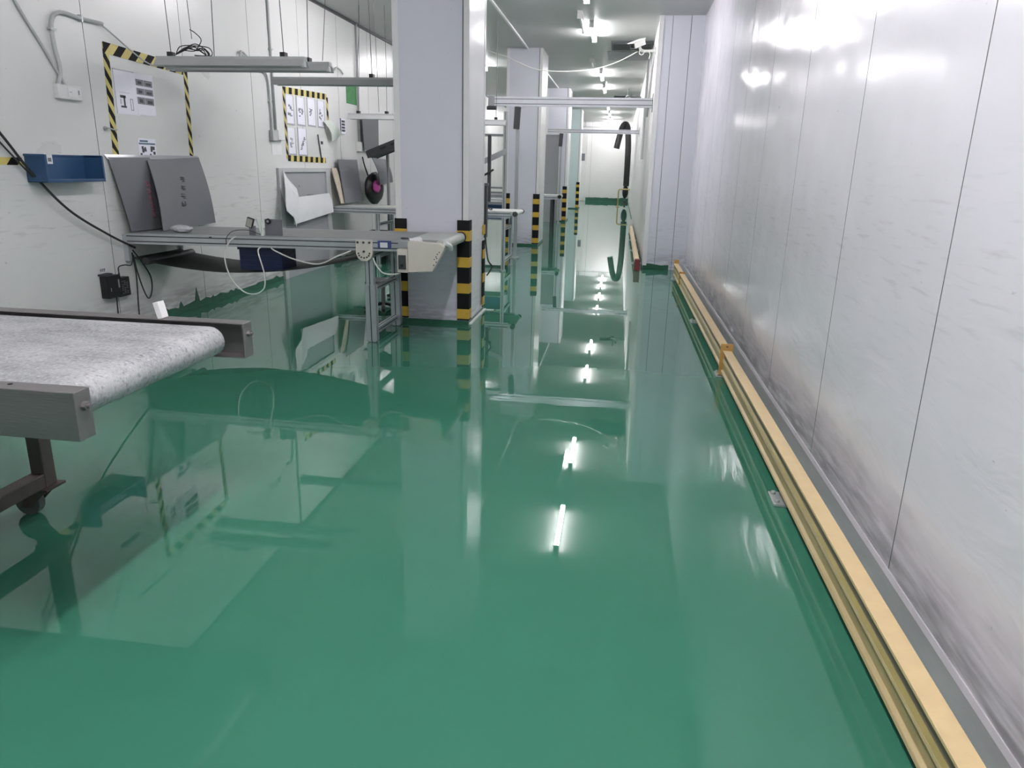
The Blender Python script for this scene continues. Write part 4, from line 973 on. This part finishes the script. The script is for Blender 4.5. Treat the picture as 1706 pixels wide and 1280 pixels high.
# ---------------------------------------------------------------- hose, handrail at the far end
hz = thing('exhaust_hose', 'thick black exhaust hose bent over like a hook near the end wall', 'hose', (.3, 32.4, 0))
hp = catmull([(-.23, 32.3, 2.25), (-.14, 32.3, 2.7), (-.05, 32.3, 3.05), (.04, 32.3, 3.20), (.14, 32.3, 3.17), (.20, 32.3, 2.95), (.25, 32.3, 2.4), (.26, 32.3, 1.9), (.265, 32.4, 1.3), (.265, 32.5, .75)], 22)
MB().tube(hp, [.118 + (.010 if i % 2 else 0) for i in range(len(hp))], 16).build('hose_body', M['hose'], hz)
MB().lathe((.25, 32.55, 0), [(.04, 0), (.04, .12), (.06, .14)], 12).build('stand', M['dark'], hz)
blob(MB(), (.25, 32.55, .50), (.13, .13, .28), seed=4).build('blower', M['black'], hz, smooth_mod=1)
MB().box(.1, .39, 32.4, 32.7, 0, .03).build('base_plate', M['dark'], hz)
hr = thing('handrail', 'yellow tubular handrail standing out from the aisle wall near the end', 'handrail', (.15, 29.6, 0))
MB().tube([(-.03, 29.6, .01), (-.03, 29.6, .58), (-.02, 29.6, .64), (.03, 29.6, .67), (.40, 29.6, .67)], .026, 10).build('rail_tube', M['brass'], hr)
MB().cyl((-.03, 29.6, 0), (-.03, 29.6, .015), .08, 14).build('floor_flange', M['brass'], hr)

# ---------------------------------------------------------------- guard rails on the floor
def rail_beam(x, y0, y1, z0, z1, depth=.06):
    """profiled steel beam: flat top, upper lip, recess, centre ridge, lower lip (face towards -x)"""
    H = z1 - z0; xf = x; xb = x + depth
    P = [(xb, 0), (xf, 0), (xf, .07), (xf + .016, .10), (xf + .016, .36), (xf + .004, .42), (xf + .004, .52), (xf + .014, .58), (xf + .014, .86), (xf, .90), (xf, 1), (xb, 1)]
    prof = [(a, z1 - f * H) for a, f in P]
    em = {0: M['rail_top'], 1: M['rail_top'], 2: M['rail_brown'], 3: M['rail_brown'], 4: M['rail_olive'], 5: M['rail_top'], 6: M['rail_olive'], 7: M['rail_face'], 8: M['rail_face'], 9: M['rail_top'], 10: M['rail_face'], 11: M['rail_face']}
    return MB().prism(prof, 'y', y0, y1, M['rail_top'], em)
def rail(label, x, y0, y1, posts, z0=.05, z1=.205, ends=()):
    t = thing('guard_rail', label, 'guard rail', (x + .04, (y0 + y1) / 2, 0), 'low yellow guard rails along the wall')
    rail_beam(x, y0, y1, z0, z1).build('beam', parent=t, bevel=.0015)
    for py in posts:
        p = MB().box(x + .035, x + .075, py - .035, py + .035, .012, z1 - .03).build('post', M['zinc'], t)
        b_ = MB().box(x - .03, x + .13, py - .07, py + .07, 0, .012).build('base_plate', M['zinc'], t, bevel=.002)
        bo = MB()
        for dx, dy in ((-.012, -.045), (-.012, .045), (.11, -.045), (.11, .045)): bo.cyl((x + dx, py + dy, .012), (x + dx, py + dy, .024), .010, 6)
        bo.build('bolts', M['zinc'], b_)
    return t
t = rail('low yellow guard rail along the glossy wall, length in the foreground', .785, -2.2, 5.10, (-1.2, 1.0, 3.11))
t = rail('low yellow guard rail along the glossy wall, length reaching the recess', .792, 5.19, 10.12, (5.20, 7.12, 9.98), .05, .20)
pp = MB().box(.775, .86, 5.135, 5.147, .02, .245).build('end_plate', M['orange'], t, bevel=.001)
MB().box(.81, .825, 5.131, 5.135, .222, .230).build('slot', M['ink_dark'], pp)
pp = MB().box(.788, .86, 9.10, 9.115, .05, .222).build('joint_plate', M['orange'], t)
pp = MB().box(.80, .86, 10.12, 10.16, .02, .25).build('end_plate', M['orange'], t)
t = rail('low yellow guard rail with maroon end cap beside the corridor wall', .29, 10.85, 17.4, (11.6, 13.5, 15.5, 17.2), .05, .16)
MB().box(.28, .36, 10.72, 10.85, .004, .165).build('end_cap', M['maroon'], t, bevel=.006)
MB().box(.285, .355, 17.4, 17.5, .0, .30).build('end_plate', M['white'], t)
